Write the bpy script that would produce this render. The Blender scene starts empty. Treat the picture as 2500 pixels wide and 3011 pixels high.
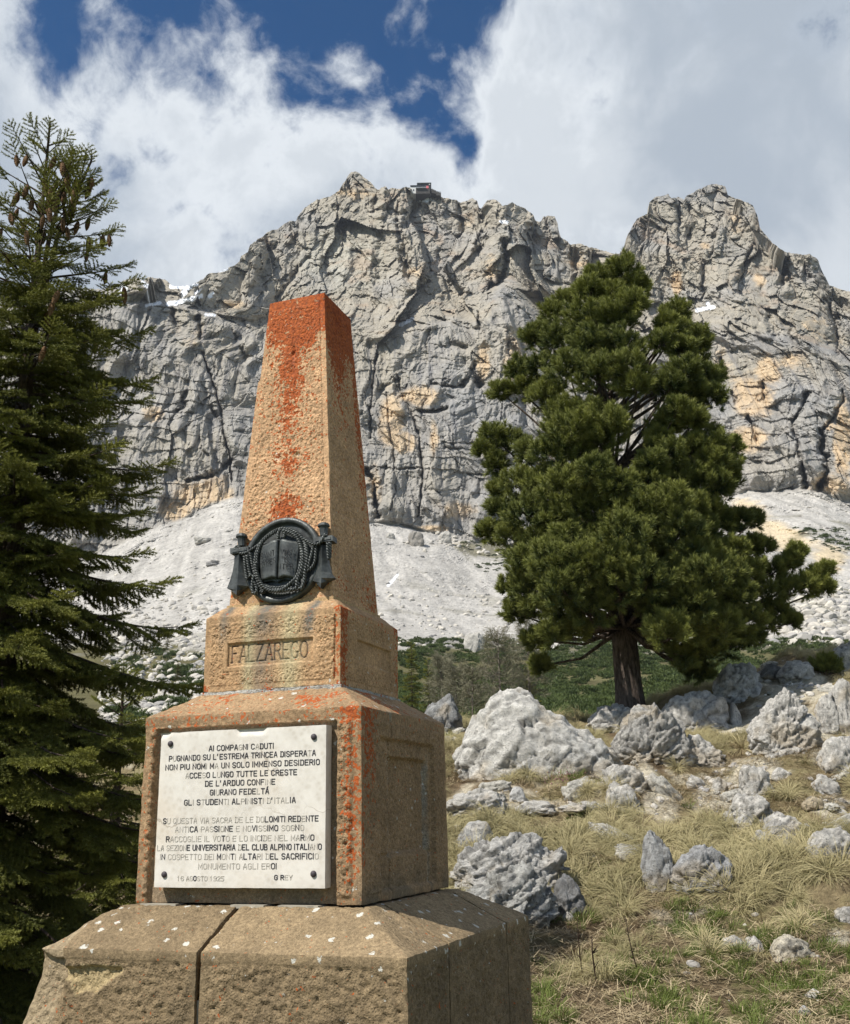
import bpy, bmesh, math, random
import numpy as np
from mathutils import Vector, Matrix, Euler

# ------------------------------------------------------------------ camera, sky, sun, exposure
scene = bpy.context.scene
COL = scene.collection
FOCAL_PX, IMG_W, IMG_H = 3112.0, 2500.0, 3011.0
PITCH, ROLL, YAW = math.radians(16.05), math.radians(-1.04), math.radians(-19.95)
CAM = np.array([2.194, -4.389, 0.324])
SUN_DIR = np.array([-0.335, -0.545, 0.768]); SUN_DIR /= np.linalg.norm(SUN_DIR)
SUN_STRENGTH = 5.0
SKY_STRENGTH = 0.08
EXPOSURE = 0.38

_F = np.array([math.sin(YAW)*math.cos(PITCH), math.cos(YAW)*math.cos(PITCH), math.sin(PITCH)])
_R0 = np.array([math.cos(YAW), -math.sin(YAW), 0.0]); _U0 = np.cross(_R0, _F)
_R = _R0*math.cos(ROLL)+_U0*math.sin(ROLL); _U = -_R0*math.sin(ROLL)+_U0*math.cos(ROLL)
FH = np.array([math.sin(YAW), math.cos(YAW), 0.0]); RH = _R0.copy(); ZUP = np.array([0, 0, 1.0])

cam_data = bpy.data.cameras.new('camera')
cam = bpy.data.objects.new('camera', cam_data); COL.objects.link(cam)
M = Matrix(((_R[0], _U[0], -_F[0], CAM[0]), (_R[1], _U[1], -_F[1], CAM[1]), (_R[2], _U[2], -_F[2], CAM[2]), (0, 0, 0, 1)))
cam.matrix_world = M
cam_data.sensor_fit = 'HORIZONTAL'; cam_data.sensor_width = 36.0
cam_data.lens = 36.0*FOCAL_PX/IMG_W
cam_data.clip_start = 0.05; cam_data.clip_end = 20000
scene.camera = cam
scene.view_settings.view_transform = 'Standard'; scene.view_settings.look = 'None'
scene.view_settings.exposure = EXPOSURE; scene.view_settings.gamma = 1
scene.view_settings.use_curve_mapping = False
scene.cycles.max_bounces = 6; scene.cycles.diffuse_bounces = 3; scene.cycles.glossy_bounces = 2
scene.cycles.transparent_max_bounces = 8

def slope(px, py):
    """photo pixel -> (lateral, vertical) slope of its line of sight in the horizontal heading frame"""
    px = np.asarray(px, float); py = np.asarray(py, float)
    x = (px-IMG_W/2)/FOCAL_PX; y = (IMG_H/2-py)/FOCAL_PX
    d = _F+x[..., None]*_R+y[..., None]*_U
    f = d@FH
    return (d@RH)/f, d[..., 2]/f
def ray(px, py):
    d = _F+(px-IMG_W/2)/FOCAL_PX*_R+(IMG_H/2-py)/FOCAL_PX*_U
    return d/np.linalg.norm(d)
def at(px, py, dist):
    """point seen at a photo pixel, dist metres ahead (horizontal heading distance)"""
    a, e = slope(px, py)
    return CAM+dist*(FH+float(a)*RH+float(e)*ZUP)
def px_m(dist):
    return dist/FOCAL_PX/math.cos(PITCH)
def rh_pt(u, v, z):
    """heading frame (right, ahead, absolute z) -> world"""
    u = np.asarray(u, float); v = np.asarray(v, float); z = np.asarray(z, float)
    return np.stack([CAM[0]+u*RH[0]+v*FH[0], CAM[1]+u*RH[1]+v*FH[1], z+0*u], -1)

def N(nt, kind, **kw):
    n = nt.nodes.new(kind)
    for k, v in kw.items():
        if k in n.inputs.keys(): n.inputs[k].default_value = v
        else: setattr(n, k, v)
    return n
def math_node(nt, op, a, b=None, clamp=False):
    n = nt.nodes.new('ShaderNodeMath'); n.operation = op; n.use_clamp = clamp
    for i, v in enumerate((a, b)):
        if v is None: continue
        if isinstance(v, (int, float)): n.inputs[i].default_value = v
        else: nt.links.new(v, n.inputs[i])
    return n.outputs[0]
def maprange(nt, v, a, b, c=0.0, d=1.0, smooth=True):
    n = nt.nodes.new('ShaderNodeMapRange'); n.interpolation_type = 'SMOOTHSTEP' if smooth else 'LINEAR'
    nt.links.new(v, n.inputs[0])
    for i, x in enumerate((a, b, c, d)): n.inputs[i+1].default_value = x
    return n.outputs[0]
def mixc(nt, f, a, b, blend='MIX'):
    n = nt.nodes.new('ShaderNodeMix'); n.data_type = 'RGBA'; n.blend_type = blend
    for s, v in ((n.inputs[0], f), (n.inputs[6], a), (n.inputs[7], b)):
        if isinstance(v, (int, float)): s.default_value = v
        elif isinstance(v, (tuple, list)): s.default_value = tuple(v)+((1,) if len(v) == 3 else ())
        else: nt.links.new(v, s)
    return n.outputs[2]

world = bpy.data.worlds.new('World'); scene.world = world; world.use_nodes = True
def build_world():
    nt = world.node_tree; nt.nodes.clear()
    out = nt.nodes.new('ShaderNodeOutputWorld'); bg = nt.nodes.new('ShaderNodeBackground')
    bg.inputs[1].default_value = SKY_STRENGTH
    sky = nt.nodes.new('ShaderNodeTexSky'); sky.sky_type = 'NISHITA'; sky.sun_disc = False
    sky.sun_elevation = math.asin(SUN_DIR[2]); sky.sun_rotation = math.atan2(SUN_DIR[0], SUN_DIR[1])
    sky.altitude = 2100; sky.air_density = 1.0; sky.dust_density = 0.2; sky.ozone_density = 3.0
    tc = nt.nodes.new('ShaderNodeTexCoord'); d = tc.outputs['Generated']
    hs = nt.nodes.new('ShaderNodeHueSaturation'); hs.inputs['Saturation'].default_value = 1.85; hs.inputs['Value'].default_value = 0.90
    nt.links.new(sky.outputs[0], hs.inputs['Color'])
    # clouds: fractal noise over the whole dome, with clear gaps where the photo shows blue
    warp = N(nt, 'ShaderNodeTexNoise', Scale=3.0, Detail=4.0)
    nt.links.new(d, warp.inputs['Vector'])
    sub = nt.nodes.new('ShaderNodeVectorMath'); sub.operation = 'SUBTRACT'; nt.links.new(warp.outputs['Color'], sub.inputs[0]); sub.inputs[1].default_value = (.5, .5, .5)
    sc_ = nt.nodes.new('ShaderNodeVectorMath'); sc_.operation = 'SCALE'; nt.links.new(sub.outputs[0], sc_.inputs[0]); sc_.inputs['Scale'].default_value = 0.16
    ad = nt.nodes.new('ShaderNodeVectorMath'); ad.operation = 'ADD'; nt.links.new(d, ad.inputs[0]); nt.links.new(sc_.outputs[0], ad.inputs[1])
    dw = ad.outputs[0]
    n1 = N(nt, 'ShaderNodeTexNoise', Scale=5.2, Detail=12.0, Roughness=0.58)
    nt.links.new(dw, n1.inputs['Vector'])
    n2 = N(nt, 'ShaderNodeTexNoise', Scale=13.0, Detail=12.0, Roughness=0.62)
    nt.links.new(dw, n2.inputs['Vector'])
    dens = math_node(nt, 'MULTIPLY', n1.outputs[0], 0.50)
    dens = math_node(nt, 'ADD', dens, math_node(nt, 'MULTIPLY', n2.outputs[0], 0.50))
    gaps = [(300, 70, 190, 110, 1.0), (520, 40, 260, 120, 1.05), (800, 50, 260, 130, 1.0), (1060, 90, 170, 150, .78), (1290, 40, 140, 90, .62),
            (1370, 430, 60, 80, .6), (1340, 330, 90, 90, .28), (490, 440, 80, 60, .62), (950, 240, 300, 110, .50), (600, 210, 200, 150, .42), (1180, 330, 130, 90, .45),
            (700, -500, 900, 330, .8), (3600, -900, 700, 350, .7), (-1500, -700, 600, 300, .6), (1700, -2600, 1600, 700, .9)]
    dens = math_node(nt, 'ADD', math_node(nt, 'MULTIPLY', math_node(nt, 'SUBTRACT', dens, 0.5), 2.5), 0.5)
    tot = None
    for (px, py, rx, ry, amp) in gaps:
        c = ray(px, py); k = 1/FOCAL_PX
        v = nt.nodes.new('ShaderNodeVectorMath'); v.operation = 'SUBTRACT'; nt.links.new(dw, v.inputs[0]); v.inputs[1].default_value = tuple(c)
        parts = []
        side = np.cross(c, ZUP); side /= np.linalg.norm(side); up = np.cross(side, c)
        for ax, r in ((side, rx*k), (up, ry*k), (c, 0.6)):
            dt = nt.nodes.new('ShaderNodeVectorMath'); dt.operation = 'DOT_PRODUCT'; nt.links.new(v.outputs[0], dt.inputs[0]); dt.inputs[1].default_value = tuple(ax/r)
            parts.append(math_node(nt, 'POWER', math_node(nt, 'ABSOLUTE', dt.outputs['Value']), 2.0))
        r2 = math_node(nt, 'ADD', math_node(nt, 'ADD', parts[0], parts[1]), parts[2])
        g = math_node(nt, 'MULTIPLY', math_node(nt, 'EXPONENT', math_node(nt, 'MULTIPLY', r2, -0.8)), amp)
        tot = g if tot is None else math_node(nt, 'MAXIMUM', tot, g)
    bank = None
    for (px, py, rx, ry, amp) in [(2250, 250, 600, 420, .5), (1750, 150, 330, 300, .35), (60, 420, 260, 300, .3), (30, 60, 70, 120, .5)]:
        c = ray(px, py); k = 1/FOCAL_PX; v = nt.nodes.new('ShaderNodeVectorMath'); v.operation = 'SUBTRACT'; nt.links.new(dw, v.inputs[0]); v.inputs[1].default_value = tuple(c); side = np.cross(c, ZUP); side /= np.linalg.norm(side); up = np.cross(side, c); q2 = None
        for ax, r in ((side, rx*k), (up, ry*k), (c, .6)):
            dt = nt.nodes.new('ShaderNodeVectorMath'); dt.operation = 'DOT_PRODUCT'; nt.links.new(v.outputs[0], dt.inputs[0]); dt.inputs[1].default_value = tuple(ax/r)
            t2 = math_node(nt, 'POWER', math_node(nt, 'ABSOLUTE', dt.outputs['Value']), 2.0); q2 = t2 if q2 is None else math_node(nt, 'ADD', q2, t2)
        g = math_node(nt, 'MULTIPLY', math_node(nt, 'EXPONENT', math_node(nt, 'MULTIPLY', q2, -0.8)), amp); bank = g if bank is None else math_node(nt, 'MAXIMUM', bank, g)
    dens = math_node(nt, 'ADD', dens, math_node(nt, 'MULTIPLY', bank, .45))
    # the sun's side of the sky, behind the camera, is mostly clear
    dt = nt.nodes.new('ShaderNodeVectorMath'); dt.operation = 'DOT_PRODUCT'; nt.links.new(d, dt.inputs[0]); dt.inputs[1].default_value = tuple(_F)
    tot = math_node(nt, 'MAXIMUM', tot, maprange(nt, dt.outputs['Value'], .55, -.15, 0, .55))
    cov = math_node(nt, 'SUBTRACT', math_node(nt, 'ADD', dens, 0.16), math_node(nt, 'MULTIPLY', tot, 0.46))
    mask = maprange(nt, cov, 0.27, 0.62)
    # thickness makes the base of a cloud greyer, thin edges and tops white
    n3 = N(nt, 'ShaderNodeTexNoise', Scale=3.1, Detail=9.0, Roughness=0.6)
    mp = nt.nodes.new('ShaderNodeMapping'); mp.inputs['Location'].default_value = (3.1, 1.7, 0.4); nt.links.new(dw, mp.inputs['Vector']); nt.links.new(mp.outputs[0], n3.inputs['Vector'])
    shade = maprange(nt, n3.outputs[0], 0.40, 0.60)
    cloud = mixc(nt, shade, (0.50, 0.57, 0.66), (0.86, 0.91, 0.96))
    core = maprange(nt, cov, 0.60, 0.80)
    cloud = mixc(nt, math_node(nt, 'MULTIPLY', core, 0.28), cloud, (0.44, 0.50, 0.57))
    gain = nt.nodes.new('ShaderNodeVectorMath'); gain.operation = 'SCALE'; nt.links.new(cloud, gain.inputs[0]); gain.inputs['Scale'].default_value = 0.72/SKY_STRENGTH
    col = mixc(nt, mask, hs.outputs[0], gain.outputs[0])
    nt.links.new(col, bg.inputs[0]); nt.links.new(bg.outputs[0], out.inputs[0])
build_world()
sun_l = bpy.data.lights.new('sun', 'SUN'); sun_l.energy = SUN_STRENGTH; sun_l.angle = math.radians(0.5); sun_l.color = (1.0, 0.955, 0.88)
sun_o = bpy.data.objects.new('sun', sun_l); COL.objects.link(sun_o)
sun_o.rotation_euler = Vector(SUN_DIR).to_track_quat('Z', 'Y').to_euler(); sun_o.location = (0, 0, 50)

# ------------------------------------------------------------------ numpy noise
_rs = np.random.RandomState(7)
_P = _rs.permutation(256).astype(np.int32); _P = np.concatenate([_P, _P, _P])
_G = _rs.normal(size=(256, 3)).astype(np.float32); _G /= np.linalg.norm(_G, axis=1)[:, None]
def perlin(p, seed=0):
    p = np.asarray(p, np.float32)+np.float32(seed*17.13)
    sh = p.shape[:-1]; p = p.reshape(-1, 3)
    i = np.floor(p).astype(np.int32); f = p-i; i &= 255
    w = f*f*f*(f*(f*6-15)+10)
    out = None
    X0 = _P[i[:, 0]]; X1 = _P[i[:, 0]+1]
    def g(h, dx, dy, dz):
        G = _G[h & 255]; return G[:, 0]*(f[:, 0]-dx)+G[:, 1]*(f[:, 1]-dy)+G[:, 2]*(f[:, 2]-dz)
    def yz(X, dx):
        A = _P[X+i[:, 1]]; B = _P[X+i[:, 1]+1]
        a = g(_P[A+i[:, 2]], dx, 0, 0); b = g(_P[B+i[:, 2]], dx, 1, 0)
        c = g(_P[A+i[:, 2]+1], dx, 0, 1); d = g(_P[B+i[:, 2]+1], dx, 1, 1)
        l = a+(b-a)*w[:, 1]; h = c+(d-c)*w[:, 1]
        return l+(h-l)*w[:, 2]
    a = yz(X0, 0); b = yz(X1, 1)
    return ((a+(b-a)*w[:, 0])*1.5).reshape(sh)
def fbm(p, octv=4, lac=2.05, gain=0.5, seed=0):
    s = 0; a = 1.0; t = 0
    for k in range(octv):
        s = s+a*perlin(p*lac**k, seed+k*3); t += a; a *= gain
    return s/t
def ridged(p, octv=4, lac=2.1, gain=0.5, seed=0):
    s = 0; a = 1.0; t = 0
    for k in range(octv):
        s = s+a*(1-np.abs(perlin(p*lac**k, seed+k*5))*2); t += a; a *= gain
    return s/t
def cell(p, seed=0, jitter=0.9):
    """3-D cellular noise: F1, F2 and the id (0..1) of the nearest cell"""
    p = np.asarray(p, np.float32)+np.float32(seed*7.7); sh = p.shape[:-1]; p = p.reshape(-1, 3)
    i = np.floor(p).astype(np.int32)
    F1 = np.full(len(p), 9., np.float32); F2 = F1.copy(); ID = np.zeros(len(p), np.int32)
    for dx in (-1, 0, 1):
        for dy in (-1, 0, 1):
            for dz in (-1, 0, 1):
                c = i+np.array([dx, dy, dz], np.int32); h = _P[(_P[(_P[c[:, 0] & 255]+c[:, 1]) & 255]+c[:, 2]) & 255]
                q = c+0.5+(_G[h]*0.5)*jitter-p
                dd = (q*q).sum(1)
                m = dd < F1
                F2 = np.where(m, F1, np.minimum(F2, dd)); F1 = np.where(m, dd, F1); ID = np.where(m, h, ID)
    return np.sqrt(F1).reshape(sh), np.sqrt(F2).reshape(sh), (ID/255.0).reshape(sh)
def facet(p, seed=0, tilt=1.0, jitter=0.95):
    """broken-rock noise: every cell is a plane of its own height and tilt"""
    p = np.asarray(p, np.float32)+np.float32(seed*5.3); sh = p.shape[:-1]; p = p.reshape(-1, 3); i = np.floor(p).astype(np.int32)
    F1 = np.full(len(p), 9., np.float32); F2 = F1.copy(); out = np.zeros(len(p), np.float32)
    for dx in (-1, 0, 1):
        for dy in (-1, 0, 1):
            for dz in (-1, 0, 1):
                c = i+np.array([dx, dy, dz], np.int32); h = _P[(_P[(_P[c[:, 0] & 255]+c[:, 1]) & 255]+c[:, 2]) & 255]
                q = p-(c+0.5+(_G[h]*0.5)*jitter); dd = (q*q).sum(1); m = dd < F1
                F2 = np.where(m, F1, np.minimum(F2, dd)); F1 = np.where(m, dd, F1)
                out = np.where(m, (_G[(h+91) & 255]*q).sum(1)*tilt+(h/255.0-.5)*.9, out)
    return out.reshape(sh), (np.sqrt(F2)-np.sqrt(F1)).reshape(sh)
def sstep(x, a, b):
    t = np.clip((np.asarray(x, float)-a)/(b-a), 0, 1); return t*t*(3-2*t)
def seg_dist(X, Y, pts, closed=False):
    best = np.full(X.shape, 1e9); pts = list(pts)
    if closed: pts = pts+[pts[0]]
    for (x0, y0), (x1, y1) in zip(pts[:-1], pts[1:]):
        dx, dy = x1-x0, y1-y0; t = np.clip(((X-x0)*dx+(Y-y0)*dy)/(dx*dx+dy*dy+1e-9), 0, 1)
        best = np.minimum(best, np.hypot(X-x0-t*dx, Y-y0-t*dy))
    return best
def in_poly(X, Y, pts):
    ins = np.zeros(X.shape, bool); n = len(pts)
    for k in range(n):
        x0, y0 = pts[k]; x1, y1 = pts[(k+1) % n]
        c = ((y0 > Y) != (y1 > Y)) & (X < (x1-x0)*(Y-y0)/((y1-y0) if y1 != y0 else 1e-9)+x0)
        ins ^= c
    return ins

# ------------------------------------------------------------------ object helpers
def tag(o, label=None, cat=None, group=None, kind=None):
    if label: o['label'] = label
    if cat: o['category'] = cat
    if group: o['group'] = group
    if kind: o['kind'] = kind
    return o
def empty(name, loc, label, cat, group=None, rz=0):
    o = bpy.data.objects.new(name, None); COL.objects.link(o); o.location = tuple(loc); o.rotation_euler = (0, 0, rz)
    o.empty_display_size = 0.1
    return tag(o, label, cat, group)
def mesh_np(name, V, Fa, mat, parent=None, smooth=True, col=None, link=True, extra=None):
    """V (n,3), Fa (m,3|4) numpy; world coordinates unless a parent is given (then V is taken relative to it)"""
    me = bpy.data.meshes.new(name)
    V = np.asarray(V, np.float32); Fa = np.asarray(Fa, np.int32); k = Fa.shape[1]
    me.vertices.add(len(V)); me.vertices.foreach_set('co', V.ravel())
    me.loops.add(Fa.size); me.loops.foreach_set('vertex_index', Fa.ravel())
    me.polygons.add(len(Fa)); me.polygons.foreach_set('loop_start', np.arange(0, Fa.size, k, dtype=np.int32))
    me.update(calc_edges=True)
    me.polygons.foreach_set('use_smooth', np.full(len(Fa), smooth))
    if col is not None:
        a = me.attributes.new('Col', 'FLOAT_COLOR', 'POINT'); c = np.ones((len(V), 4), np.float32); c[:, :3] = col; a.data.foreach_set('color', c.ravel())
    for nm, arr in (extra or {}).items():
        a = me.attributes.new(nm, 'FLOAT', 'POINT'); a.data.foreach_set('value', np.asarray(arr, np.float32).ravel())
    if mat: me.materials.append(mat)
    me.validate(clean_customdata=False)
    ob = bpy.data.objects.new(name, me)
    if link: COL.objects.link(ob)
    if parent: ob.parent = parent
    return ob
def grid_faces(nr, nc, off=0, flip=False):
    r, c = np.meshgrid(np.arange(nr-1), np.arange(nc-1), indexing='ij'); a = (r*nc+c).ravel()+off
    f = np.stack([a, a+1, a+nc+1, a+nc], 1)
    return f[:, ::-1] if flip else f
class MB:
    """collects simple shapes and links them as one mesh"""
    def __init__(s): s.v = []; s.f = []; s.n = 0
    def add(s, V, Fs):
        s.v.append(np.asarray(V, float)); s.f += [tuple(int(i)+s.n for i in f) for f in Fs]; s.n += len(V)
    def box(s, lo, hi, rot=None):
        x0, y0, z0 = lo; x1, y1, z1 = hi
        V = np.array([(x0, y0, z0), (x1, y0, z0), (x1, y1, z0), (x0, y1, z0), (x0, y0, z1), (x1, y0, z1), (x1, y1, z1), (x0, y1, z1)], float)
        s.add(V, [(0, 3, 2, 1), (4, 5, 6, 7), (0, 1, 5, 4), (1, 2, 6, 5), (2, 3, 7, 6), (3, 0, 4, 7)])
    def tube(s, pts, rad, n=6, cap=True):
        pts = np.asarray(pts, float); m = len(pts); rad = np.broadcast_to(rad, (m,))
        T = np.gradient(pts, axis=0); T /= np.linalg.norm(T, axis=1)[:, None]+1e-12
        ref = np.array([0, 0, 1.0]) if abs(T[0, 2]) < .9 else np.array([1.0, 0, 0])
        V = []; 
        for i in range(m):
            a = np.cross(T[i], ref); a /= np.linalg.norm(a)+1e-12; b = np.cross(T[i], a); ref = np.cross(a, T[i])
            an = np.arange(n)*2*np.pi/n
            V.append(pts[i]+rad[i]*(np.cos(an)[:, None]*a+np.sin(an)[:, None]*b))
        V = np.concatenate(V); Fs = []
        for i in range(m-1):
            for j in range(n): Fs.append((i*n+j, (i+1)*n+j, (i+1)*n+(j+1) % n, i*n+(j+1) % n))
        if cap: Fs += [tuple(range(n)), tuple(reversed(range((m-1)*n, m*n)))]
        s.add(V, Fs)
    def prism(s, poly, z0, z1, axes=None, org=(0, 0, 0)):
        """polygon (list of 2-D points) extruded along the third axis"""
        A = np.eye(3) if axes is None else np.asarray(axes, float); n = len(poly)
        V = [np.asarray(org)+A[0]*p[0]+A[1]*p[1]+A[2]*z for z in (z0, z1) for p in poly]
        s.add(V, [tuple(range(n-1, -1, -1)), tuple(range(n, 2*n))]+[(i, (i+1) % n, n+(i+1) % n, n+i) for i in range(n)])
    def build(s, name, mat, parent=None, smooth=False, link=True):
        me = bpy.data.meshes.new(name); me.from_pydata([tuple(x) for x in np.concatenate(s.v)], [], s.f)
        bm = bmesh.new(); bm.from_mesh(me); bmesh.ops.recalc_face_normals(bm, faces=bm.faces); bm.to_mesh(me); bm.free()
        me.polygons.foreach_set('use_smooth', [smooth]*len(me.polygons))
        if mat: me.materials.append(mat)
        ob = bpy.data.objects.new(name, me)
        if link: COL.objects.link(ob)
        if parent: ob.parent = parent
        return ob
def scatter(name, templates, P, rot, scl, idx, rnd, parent=None):
    """point mesh + geometry nodes instancing, for stuff and leaf masses only"""
    me = bpy.data.meshes.new(name); P = np.asarray(P, np.float32); me.vertices.add(len(P)); me.vertices.foreach_set('co', P.ravel())
    for n, t, d in (('rot', 'FLOAT_VECTOR', rot), ('scl', 'FLOAT', scl), ('idx', 'INT', idx), ('rnd', 'FLOAT', rnd)):
        a = me.attributes.new(n, t, 'POINT'); a.data.foreach_set('vector' if t == 'FLOAT_VECTOR' else 'value', np.asarray(d, np.int32 if t == 'INT' else np.float32).ravel())
    ob = bpy.data.objects.new(name, me); COL.objects.link(ob)
    if parent: ob.parent = parent
    g = bpy.data.node_groups.new('scatter_'+name, 'GeometryNodeTree')
    g.interface.new_socket('Geometry', in_out='INPUT', socket_type='NodeSocketGeometry'); g.interface.new_socket('Geometry', in_out='OUTPUT', socket_type='NodeSocketGeometry')
    nn = g.nodes.new; L = g.links.new
    i = nn('NodeGroupInput'); o = nn('NodeGroupOutput'); iop = nn('GeometryNodeInstanceOnPoints'); j = nn('GeometryNodeJoinGeometry')
    for t in reversed(templates):
        oi = nn('GeometryNodeObjectInfo'); oi.inputs['Object'].default_value = t; oi.inputs['As Instance'].default_value = True; L(oi.outputs['Geometry'], j.inputs[0])
    L(i.outputs[0], iop.inputs['Points']); L(j.outputs[0], iop.inputs['Instance']); iop.inputs['Pick Instance'].default_value = True
    def na(nm, ty):
        a = nn('GeometryNodeInputNamedAttribute'); a.data_type = ty; a.inputs['Name'].default_value = nm; return a.outputs['Attribute']
    L(na('idx', 'INT'), iop.inputs['Instance Index'])
    er = nn('FunctionNodeEulerToRotation'); L(na('rot', 'FLOAT_VECTOR'), er.inputs[0]); L(er.outputs[0], iop.inputs['Rotation'])
    L(na('scl', 'FLOAT'), iop.inputs['Scale']); L(iop.outputs[0], o.inputs[0])
    m = ob.modifiers.new('scatter', 'NODES'); m.node_group = g
    ob['kind'] = 'stuff'
    return ob
def frame_euler(D, up=None, twist=None):
    """Euler angles (n,3) that take local +Z onto each direction D with a random or given twist"""
    D = np.asarray(D, float); out = np.zeros((len(D), 3))
    for k, d in enumerate(D):
        q = Vector(d).to_track_quat('Z', 'Y')
        if twist is not None: q = q @ Euler((0, 0, twist[k])).to_quaternion()
        out[k] = q.to_euler()
    return out
def material(name, base=(.5, .5, .5), rough=0.85, spec=0.3, metal=0.0):
    m = bpy.data.materials.new(name); m.use_nodes = True; b = m.node_tree.nodes['Principled BSDF']
    b.inputs['Base Color'].default_value = (*base, 1); b.inputs['Roughness'].default_value = rough
    b.inputs['Specular IOR Level'].default_value = spec; b.inputs['Metallic'].default_value = metal
    return m
def bump_chain(nt, b, heights):
    """heights: list of (socket, strength, distance); chained bumps into the shader's normal"""
    prev = None
    for h, st, di in heights:
        bu = nt.nodes.new('ShaderNodeBump'); bu.inputs['Strength'].default_value = st; bu.inputs['Distance'].default_value = di
        nt.links.new(h, bu.inputs['Height'])
        if prev: nt.links.new(prev, bu.inputs['Normal'])
        prev = bu.outputs[0]
    nt.links.new(prev, b.inputs['Normal'])
def tex(nt, kind, vec, **kw):
    n = N(nt, 'ShaderNodeTex'+kind, **kw); nt.links.new(vec, n.inputs['Vector']); return n
# ------------------------------------------------------------------ mountain, scree and far slopes: one terrain sheet
CREST = [(-700, 930), (-300, 900), (0, 868), (200, 845), (300, 850), (346, 833), (360, 824), (401, 816), (415, 820), (421, 827), (438, 815), (470, 818), (493, 826), (505, 838), (520, 842),
 (566, 838), (584, 828), (600, 818), (612, 806), (640, 800), (667, 792), (704, 768), (708, 752), (731, 740), (733, 720), (756, 706), (782, 686), (800, 676), (818, 673), (835, 660), (855, 646), (871, 652), (876, 636), (896, 611),
 (915, 598), (935, 588), (965, 579), (997, 560), (1005, 545), (1016, 530), (1025, 516), (1034, 507), (1048, 503), (1060, 510), (1069, 519), (1092, 538), (1110, 556), (1133, 547), (1142, 556), (1156, 550), (1177, 557), (1197, 549),
 (1215, 556), (1229, 566), (1271, 568), (1303, 579), (1321, 583), (1342, 588), (1353, 596), (1367, 590), (1390, 583), (1404, 590), (1408, 608), (1415, 612), (1431, 590), (1459, 587), (1470, 596), (1477, 607), (1490, 600), (1507, 596),
 (1520, 604), (1541, 611), (1560, 625), (1569, 634), (1575, 648), (1592, 653), (1596, 640), (1605, 636), (1631, 636), (1640, 659), (1643, 680), (1649, 698), (1679, 716), (1711, 719), (1771, 736), (1800, 746), (1822, 746), (1838, 723), (1840, 705), (1858, 665),
 (1874, 641), (1906, 629), (1910, 595), (1929, 579), (1966, 571), (1975, 583), (1994, 577), (2012, 585), (2021, 572), (2045, 562), (2076, 549), (2104, 539), (2134, 546), (2139, 570), (2172, 588), (2214, 604), (2228, 636), (2234, 668),
 (2250, 690), (2264, 705), (2292, 730), (2310, 741), (2351, 748), (2379, 747), (2406, 764), (2418, 796), (2439, 838), (2471, 849), (2500, 858), (2600, 890), (2800, 930), (3200, 1000)]
FOOT = [(-700, 1720), (0, 1670), (300, 1625), (369, 1595), (440, 1565), (502, 1537), (557, 1518), (621, 1487), (690, 1466), (800, 1470), (950, 1510), (1083, 1542), (1156, 1537), (1248, 1560), (1317, 1569), (1363, 1592), (1409, 1600), (1600, 1600),
 (1800, 1560), (2000, 1520), (2106, 1487), (2196, 1438), (2227, 1445), (2296, 1452), (2364, 1450), (2416, 1449), (2468, 1476), (2500, 1480), (2800, 1520), (3200, 1560)]
LEDGE = [(-700, 930), (0, 910), (300, 900), (415, 900), (520, 912), (593, 925), (640, 950), (690, 975), (772, 1021), (900, 1030), (1041, 1000), (1105, 1020), (1160, 1000), (1206, 980), (1294, 966), (1390, 966), (1440, 950), (1472, 860), (1541, 916),
 (1600, 1000), (1750, 1000), (1900, 1000), (2076, 1003), (2180, 998), (2260, 1000), (2342, 1026), (2420, 1060), (2500, 1090), (3200, 1200)]
def _lerp(tab, X): t = np.array(tab, float); return np.interp(X, t[:, 0], t[:, 1])
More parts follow.
